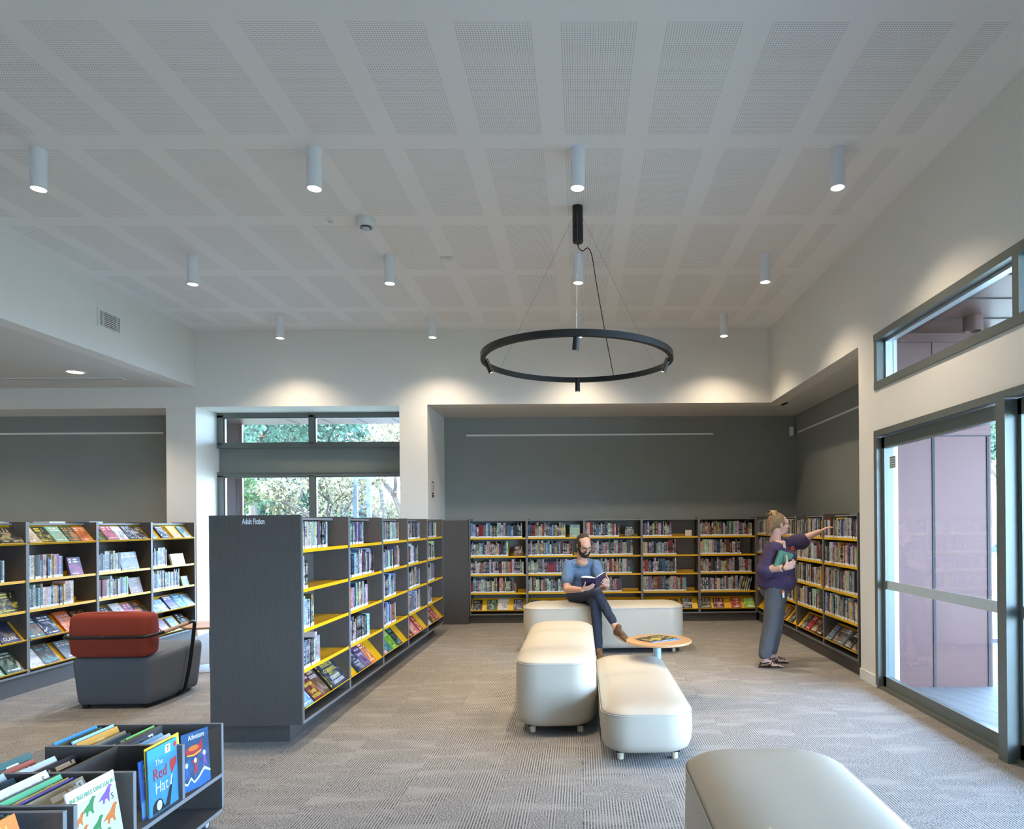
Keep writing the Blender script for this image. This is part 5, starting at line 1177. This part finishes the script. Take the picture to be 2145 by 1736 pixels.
def man():
    L0 = Vector((0.02, 7.95, 0)); root = empty('person', L0, 0, 'seated bearded man in glasses, blue t-shirt and dark trousers, legs crossed, reading a book', 'person')
    q = lambda x, y, z: Vector((x, y, z)) - L0
    R = head_frame(V3(.40, -.80, -.46), V3(0.02, -.30, 1)); C = q(.04, 7.80, 1.243); k = 1.06
    hs, P = head_shapes(C, R, k)
    shR, shL = q(-.15, 7.905, 1.0), q(.172, 7.885, 1.005)
    elR, wrR = q(-.16, 7.71, .745), q(.012, 7.475, .762)
    elL, wrL = q(.262, 7.72, .765), q(.300, 7.525, .80)
    nk = q(.018, 7.905, 1.045)
    skin = hs + [('c', nk + V3(0, 0, -.03), P(0, -.03, -.055), .062, .056), ('c', q(-.09, 7.91, 1.0), q(.115, 7.9, 1.0), .055, .055), ('e', q(.02, 7.92, .955), (.10, .06, .07)),
        ('c', shR, elR, .052, .044), ('c', elR, elR.lerp(wrR, .35), .044, .043), ('c', elR.lerp(wrR, .35), wrR, .043, .0275),
        ('c', shL, elL, .052, .044), ('c', elL, elL.lerp(wrL, .35), .044, .043), ('c', elL.lerp(wrL, .35), wrL, .043, .0275),
        ('c', q(.345, 7.43, .42), q(.385, 7.385, .345), .04, .036)]
    skin += [('c', q(.19, 7.585, .70), q(.352, 7.415, .415), .035, .035), ('c', q(-.085, 8.0, .645), q(.19, 7.585, .70), .05, .04), ('c', q(0, 8.02, .68), q(.02, 7.9, .95), .08, .08), ('c', q(-.085, 8.0, .645), q(.095, 8.0, .645), .05, .05)]
    # right hand under the left cover, thumb on top edge side; left hand holding the far cover
    skin += hand(wrR, V3(.9, -.22, .26), V3(-.1, .6, .8), 1, curls=(6, 10, 8), thumb=(.5, .8, .1))
    skin += hand(wrL, V3(-.28, -.5, .42), V3(-.55, .6, .4), -1, curls=(30, 42, 30), thumb=(.95, .15, .45))
    fused('body', skin, .0048, 'skin_man', root, 2)
    # legs in trousers
    hR, kR, aR = q(-.085, 8.0, .645), q(.185, 7.585, .70), q(.352, 7.415, .415)
    hL, kL, aL = q(.095, 8.0, .645), q(.165, 7.575, .605), q(.195, 7.50, .11)
    fused('trousers', [('e', q(.0, 8.03, .665), (.165, .12, .10)), ('c', hR, hR.lerp(kR, .5), .092, .084), ('c', hR.lerp(kR, .5), kR, .084, .064), ('c', kR, kR.lerp(aR, .35), .064, .06), ('c', kR.lerp(aR, .35), aR, .06, .046),
        ('c', hL, hL.lerp(kL, .5), .09, .08), ('c', hL.lerp(kL, .5), kL, .08, .062), ('c', kL, kL.lerp(aL, .35), .062, .06), ('c', kL.lerp(aL, .35), aL, .06, .046)], .006, 'jeans_navy', root, 3, folds=(.0045, 16, 16, 9))
    fused('t_shirt', [('e', q(.015, 7.92, .915), (.165, .112, .12)), ('e', q(.005, 7.965, .79), (.15, .118, .15)), ('e', q(-.005, 8.02, .685), (.168, .128, .085)), ('c', q(-.12, 7.91, 1.0), q(.14, 7.895, 1.005), .066, .066), ('c', q(-.12, 7.915, 1.01), q(-.03, 7.93, 1.055), .058, .042), ('c', q(.145, 7.9, 1.015), q(.065, 7.925, 1.055), .058, .042),
        ('c', shR, shR.lerp(elR, .62), .072, .070), ('c', shL, shL.lerp(elL, .58), .072, .068), ('c', shR.lerp(elR, .55), shR.lerp(elR, .66), .071, .069)], .006, 'shirt_blue', root, 3, folds=(.0055, 15, 15, 6))
    b = B(); n = 28
    tube(b, [q(.022+.082*math.cos(t), 7.885+.062*math.sin(t)-.022, 1.04+.044*math.sin(t)+.002*math.cos(2*t)) for t in [2*math.pi*i/n for i in range(n+1)]], .007, 8, cap=False); new_obj('collar', b, 'shirt_blue', root, smooth=True)
    # neck opening shows skin below the collar
    b = B(); ellipsoid(b, q(.022, 7.868, 1.04), (.07, .062, .052)); new_obj('neck_opening', b, 'skin_man', root, smooth=True)
    E = lambda c, r: ('e', P(*c), tuple(x*k for x in r), R)
    fused('beard', [E((0, .036, -.078), (.059, .054, .046)), E((-.066, .004, -.01), (.011, .02, .04)), E((.066, .004, -.01), (.011, .02, .04)), E((-.05, .03, -.05), (.02, .038, .04)), E((.05, .03, -.05), (.02, .038, .04)), E((0, .07, -.088), (.034, .028, .03)), ('c', P(-.026, .09, -.038), P(0, .096, -.034), .007, .008), ('c', P(.026, .09, -.038), P(0, .096, -.034), .007, .008),
        ('c', P(-.03, .088, -.042), P(-.034, .078, -.066), .008, .01), ('c', P(.03, .088, -.042), P(.034, .078, -.066), .008, .01), ('c', P(-.068, .01, -.02), P(-.058, .03, -.05), .01, .014), ('c', P(.068, .01, -.02), P(.058, .03, -.05), .01, .014)], .0045, 'beard_dark', root, 2)
    fused('hair', [E((0, -.036, .04), (.078, .076, .09)), E((-.056, -.004, .03), (.023, .05, .05)), E((.056, -.004, .03), (.023, .05, .05)), E((0, -.02, .09), (.055, .06, .036))], .0045, 'hair_short', root, 2)
    b = B(); tube(b, [P(-.017, .0915, -.051), P(0, .0945, -.0505), P(.017, .0915, -.051)], [.003, .0045, .003], 8); new_obj('lips', b, 'pin_red' if False else 'skin_woman', root, smooth=True)
    eyes(root, P, R, k, .55, look=-.0035); glasses(root, P, R, k, 'black_enamel', rr=.02, th=1.9)
    # shoes
    def shoe(heel, toe, up, nm):
        d = (toe-heel).normalized(); up = (up - d*up.dot(d)).normalized(); Ln = (toe-heel).length; S = d.cross(up); M3 = Matrix((S, d, up)).transposed()
        o = fused(nm, [('e', heel + d*.045 + up*.045, (.036, .052, .042), M3), ('e', heel + d*.15 + up*.032, (.041, .075, .03), M3), ('e', heel + d*(Ln-.065) + up*.025, (.044, .06, .022), M3), ('c', heel + d*.045 + up*.05, heel + d*.04 + up*.105, .038, .035), ('c', heel+d*.07+up*.07, heel+d*.15+up*.045, .034, .03)], .0055, 'shoe_brown', root, 2)
        s = B(); ring_loft(s, [[heel + d*(Ln*.5 + Ln*.5*math.cos(t)) + S*.044*math.sin(t)*(1+.12*math.cos(t)) + up*z for t in [2*math.pi*i/28 for i in range(28)]] for z in (0.0, .014)]); new_obj('sole', s, 'shoe_sole', o, smooth=.6)
        l = B()
        for i in range(4):
            c = heel + d*(.085+.018*i) + up*(.098-.012*i); tube(l, [c - S*.02, c + up*.006, c + S*.02], .0022, 6)
        c = heel + d*.08 + up*.102
        for s_ in (-1, 1): tube(l, curve_pts([c, c + S*s_*.02 + d*.02 + up*.008, c + S*s_*.03 + d*.05 - up*.01], 5), .0018, 6)
        new_obj('laces', l, 'shoe_sole', o, smooth=True)
    shoe(q(.352, 7.405, .275), q(.535, 7.255, .18), V3(.25, -.2, 1), 'shoe')
    shoe(q(.19, 7.53, .0), q(.225, 7.255, .0), V3(0, 0, 1), 'shoe')
    # wedding ring
    b = B(); lathe(b, [(.0095, -.002), (.0105, -.002), (.0105, .002), (.0095, .002)], seg=16, M=Matrix.Translation(wrL + V3(-.02, -.07, .02))); new_obj('ring', b, 'pale_metal', root)
man()
# the open book in his hands
def open_book():
    o = empty('open_book', (.172, 7.50, .775), 0, 'open dark purple hardback held by the seated man', 'book')
    a = V3(-.06, -.80, .60).normalized(); n = V3(0.0, .60, .80).normalized(); n = (n-a*n.dot(a)).normalized(); u = a.cross(n).normalized()
    if u.x < 0: u = -u
    H = .205
    for nm, sgn, lift in (('left_half', -1, 6), ('right_half', 1, 34)):
        Wd = .165 if sgn < 0 else .14
        al = math.radians(lift); du = u*math.cos(al)*sgn + n*math.sin(al); dn = n*math.cos(al) - u*math.sin(al)*sgn
        def pt(x, y, z): return a*y + du*x + dn*z
        b = B(); v = [b.verts.new(pt(*p)) for p in ((0,0,0),(Wd,0,0),(Wd,H,0),(0,H,0),(0,0,.0028),(Wd,0,.0028),(Wd,H,.0028),(0,H,.0028))]
        for f in ((3,2,1,0),(4,5,6,7),(0,1,5,4),(2,3,7,6),(1,2,6,5),(3,0,4,7)): b.faces.new([v[i] for i in f])
        bmesh.ops.recalc_face_normals(b, faces=b.faces); new_obj('cover', b, 'navy_cover', o)
        b = B(); th = .026 if sgn < 0 else .013; rings = []
        for y in (.004, H-.004):
            prof = [(0.0, .003), (Wd-.006, .003), (Wd-.012, th*.8)] + [(Wd-.012-(Wd-.014)*t, th*(.8+.35*math.sin(math.pi*t))*(1-.6*t**6)) for t in (.15, .3, .5, .7, .85, .97)]
            rings.append([pt(x, y, z) for x, z in prof])
        ring_loft(b, rings); bmesh.ops.recalc_face_normals(b, faces=b.faces); new_obj('pages', b, 'page_white', o, smooth=.5)
open_book()

def woman():
    L0 = Vector((2.0, 6.97, 0)); root = empty('person', L0, 0, 'standing woman with pinned-up blonde hair, purple blouse and grey trousers, reaching to a shelf', 'person')
    q = lambda x, y, z: Vector((x, y, z)) - L0
    R = head_frame(V3(.985, .10, .02), V3(-.05, 0, 1)); C = q(2.083, 6.96, 1.468); k = .97
    hs, P = head_shapes(C, R, k, fem=True)
    shR, shL = q(1.985, 6.83, 1.225), q(2.135, 7.10, 1.245)
    elR, wrR = q(1.895, 6.84, 1.02), q(2.045, 6.655, 1.04)
    elL, wrL = q(2.345, 7.07, 1.305), q(2.515, 7.01, 1.395)
    hR, kR, aR = q(2.02, 6.895, .84), q(1.965, 6.885, .47), q(1.895, 6.88, .10)
    hL, kL, aL = q(2.085, 7.055, .84), q(2.075, 7.06, .47), q(2.025, 7.10, .10)
    skin = hs + [('c', q(2.035, 6.965, 1.28), P(0, -.035, -.05), .058, .052), ('e', q(2.06, 6.955, 1.245), (.07, .085, .066)), ('e', P(0, .01, -.085), (.045, .045, .03), R),
        ('c', shR, elR, .05, .044), ('c', elR, elR.lerp(wrR, .35), .045, .044), ('c', elR.lerp(wrR, .35), wrR, .043, .026),
        ('c', shL, elL, .05, .043), ('c', elL, elL.lerp(wrL, .35), .043, .042), ('c', elL.lerp(wrL, .35), wrL, .041, .025)]
    skin += hand(wrR, V3(.85, .02, .38), V3(.1, 1, .1), 1, curls=(12, 40, 30), thumb=(.35, .9, .1), sc=.95)
    skin += hand(wrL, V3(.85, -.05, .42), V3(.5, -.1, -.85), 1, curls=(8, 14, 12), thumb=(.8, .5, .3), sc=.95)
    skin += [('c', q(2.05, 6.97, .9), q(2.07, 6.96, 1.2), .09, .09), ('c', q(2.05, 6.97, .9), hR, .07, .07), ('c', q(2.05, 6.97, .9), hL, .07, .07), ('c', hR, kR, .07, .05), ('c', hL, kL, .07, .05)]
    for a, kn in ((aR, kR), (aL, kL)):
        skin += [('c', kn, kn.lerp(a, .3), .052, .055), ('c', kn.lerp(a, .3), a, .055, .036), ('c', a, a + V3(-.01, 0, -.045), .036, .03), ('c', a + V3(0, 0, -.03), a + V3(.10, -.008, -.072), .03, .022),
                 ('e', a + V3(.10, -.012, -.074), (.055, .040, .018))]
        for i in range(5): skin.append(('c', a + V3(.135-.006*i, -.045+.017*i-.004, -.076), a + V3(.168-.012*i, -.047+.018*i-.004, -.081), .0095-.0008*i, .0085-.0008*i))
    fused('body', skin, .0048, 'skin_woman', root, 2)
    fused('trousers', [('e', q(2.05, 6.975, .85), (.178, .155, .12)), ('c', hR, kR, .108, .082), ('c', kR, aR + V3(0, 0, .04), .082, .069), ('c', hL, kL, .108, .08), ('c', kL, aL + V3(0, 0, .04), .08, .068), ('e', q(1.995, 6.99, .79), (.11, .14, .11))], .006, 'trousers_grey', root, 3,
          cut=[(q(2, 7, .095), V3(0, 0, -1))], folds=(.005, 12, 12, 5))
    fused('blouse', [('e', q(2.045, 6.97, .99), (.2, .175, .175)), ('e', q(2.05, 6.975, .875), (.205, .207, .135)), ('e', q(2.05, 6.965, 1.14), (.165, .16, .14)), ('e', q(2.15, 6.93, 1.13), (.092, .12, .085)), ('c', shR + V3(.01, 0, 0), shL, .07, .07),
        ('e', q(2.02, 6.96, 1.21), (.11, .14, .085)), ('c', shR, shR.lerp(elR, .55), .078, .078), ('c', shR.lerp(elR, .55), elR + V3(-.005, .01, -.01), .078, .088), ('c', elR + V3(-.012, .01, -.01), elR.lerp(wrR, .12) + V3(-.012, 0, -.015), .078, .07),
        ('c', shL, shL.lerp(elL, .6), .08, .08), ('c', shL.lerp(elL, .6), elL + V3(.0, 0, -.015), .08, .088)], .006, 'blouse_purple', root, 3, folds=(.006, 12, 12, 6), cut=[(q(2, 7, .798), V3(0, 0, -1))])
    b = B(); vn = [q(2.00, 6.875, 1.305), q(2.06, 6.85, 1.275), q(2.125, 6.838, 1.222), q(2.155, 6.87, 1.26), q(2.145, 6.93, 1.30)]
    f = [b.verts.new(p) for p in (vn[0] + V3(0, -.004, 0), vn[1], vn[2], vn[3], vn[4])]
    b.free()
    fused('neckline_skin', [('c', q(2.03, 6.885, 1.285), q(2.10, 6.862, 1.225), .024, .010), ('c', q(2.10, 6.89, 1.285), q(2.11, 6.862, 1.225), .022, .010), ('c', q(2.03, 6.885, 1.285), q(2.10, 6.89, 1.285), .026, .024)], .004, 'skin_woman', root, 2)
    E = lambda c, r: ('e', P(*c), tuple(x*k for x in r), R)
    hair = [E((0, -.035, .045), (.088, .096, .094)), E((-.05, -.01, .025), (.034, .052, .055)), E((.05, -.01, .025), (.034, .052, .055)), E((0, -.085, .01), (.066, .05, .078)), E((0, -.03, -.045), (.05, .07, .05)) if False else E((0, -.09, -.03), (.045, .032, .05))]
    rr = random.Random(2)
    for i in range(16):
        c = Vector((rr.uniform(-.03, .03), -.07+rr.uniform(-.035, .03), .115+rr.uniform(-.025, .03))); hair.append(E(tuple(c), (.024, .024, .02)))
    for i in range(9):
        x = rr.uniform(-.05, .05); hair.append(('c', P(x, -.115, .03), P(x*1.1, -.125-rr.uniform(0, .02), -.07-rr.uniform(0, .05)), .014, .005))
    fused('hair', hair, .005, 'hair_blonde', root, 1, .4)
    st = B()
    for i in range(26):
        a = rr.uniform(0, 6.28); c = Vector((.05*math.cos(a), -.065+.05*math.sin(a), .11)); d = Vector((math.cos(a)*.03, math.sin(a)*.03, rr.uniform(.01, .05)))
        tube(st, [P(*c), P(*(c+d*.6)), P(*(c+d+Vector((rr.uniform(-.02, .02), rr.uniform(-.02, .02), -.01))))], .0012, 4)
    for s in ():
        for i in range(5): tube(st, curve_pts([P(s*.075, .02-.012*i, .03), P(s*.082, .005-.012*i, -.02), P(s*.074, -.01-.014*i, -.07-rr.uniform(0, .02))], 4), .0013, 4)
    new_obj('loose_strands', st, 'hair_blonde', root, smooth=True)
    cl = B()
    for i in range(3): tube(cl, curve_pts([P(.02-.008*i, -.075-.012*i, .158), P(.05, -.07-.014*i, .14), P(.064, -.07-.014*i, .105)], 5), .0042, 8)
    new_obj('hair_clip', cl, 'hair_clip_tan', root, smooth=True)
    eyes(root, P, R, k, .9); glasses(root, P, R, k, 'black_enamel', rr=.021)
    b = B(); tube(b, [P(-.018, .0905, -.053), P(0, .0935, -.052), P(.018, .0905, -.053)], [.003, .005, .003], 8); new_obj('lips', b, 'ink_red' if False else 'skin_man', root, smooth=True)
    # bracelets, brooch, keys
    d = (wrR-elR).normalized()
    for nm, t, m in (('white_bracelet', .84, 'bracelet_white'), ('black_bracelet', .97, 'black_leather')):
        c = elR.lerp(wrR, t); u, v = frame_axes(d); b = B(); tube(b, [c + (u*math.cos(x)+v*math.sin(x))*.033 for x in [2*math.pi*i/20 for i in range(21)]], .004, 8, cap=False); new_obj(nm, b, m, root, smooth=True)
    b = B()
    for i in range(5): ellipsoid(b, q(2.175+.012*math.cos(i*1.26), 6.828, 1.225+.016*math.sin(i*1.26)), (.011, .006, .011), seg=10)
    new_obj('brooch', b, 'pin_red', root, smooth=True)
    kk = B(); box(kk, -.013, .013, -.004, .004, -.05, -.015); o = new_obj('key_tag', kk, 'tag_orange', root, loc=q(2.06, 6.785, .815)); kk = B()
    tube(kk, [(0, 0, 0), (.0, 0, -.016)], .002, 6); box(kk, .004, .012, -.006, -.003, -.09, -.035); box(kk, -.006, .001, -.006, -.003, -.085, -.04); lathe(kk, [(.006, 0), (.011, .001), (.006, .002)], (.008, -.005, -.032), 12); new_obj('keys', kk, 'key_metal', o)
    # sandals
    for a in (aR, aL):
        s = B(); c0 = a + V3(.055, -.008, -.1)
        ring_loft(s, [[c0 + V3(.128*math.cos(t), (.044+.006*math.cos(t))*math.sin(t), z) for t in [2*math.pi*i/28 for i in range(28)]] for z in (0.0005, .012)]); so = new_obj('sandal', s, 'black_leather', root, smooth=.6)
        t_ = B()
        for (p0, p1, p2) in ((V3(.04, -.045, -.088), V3(.075, -.01, -.036), V3(.11, .035, -.088)), (V3(.10, -.052, -.088), V3(.075, -.01, -.036), V3(.045, .03, -.088)), (V3(.135, -.055, -.088), V3(.13, -.015, -.052), V3(.135, .03, -.088)),
                             (V3(.12, -.053, -.088), V3(.10, -.012, -.045), V3(.075, .036, -.088)), (V3(-.04, 0, -.055), V3(.0, -.037, -.05), V3(.07, -.012, -.037)), (V3(-.04, 0, -.055), V3(.0, .037, -.05), V3(.07, -.008, -.037)), (V3(-.05, -.03, -.09), V3(-.045, 0, -.05), V3(-.05, .03, -.09))):
            tube(t_, curve_pts([a+p0, a+p1, a+p2], 6), .0055, 6)
        new_obj('straps', t_, 'black_leather', so, smooth=True)
woman()
# green hardback in her hand
b = B(); book_bm(b, .155, .032, .172, Matrix.Identity(4), srgb(74, 128, 104), srgb(70, 60, 74), True)
o = new_obj('held_book', b, ['cover_art', 'cream_pages']); o.matrix_world = Matrix.Translation((1.952, 6.70, 1.055)) @ Matrix.Rotation(math.radians(12), 4, 'Z') @ Matrix.Rotation(math.radians(17), 4, 'Y') @ Matrix.Rotation(math.radians(8), 4, 'X')
tag(o, 'green hardback with a dark picture held against the purple blouse', 'book')
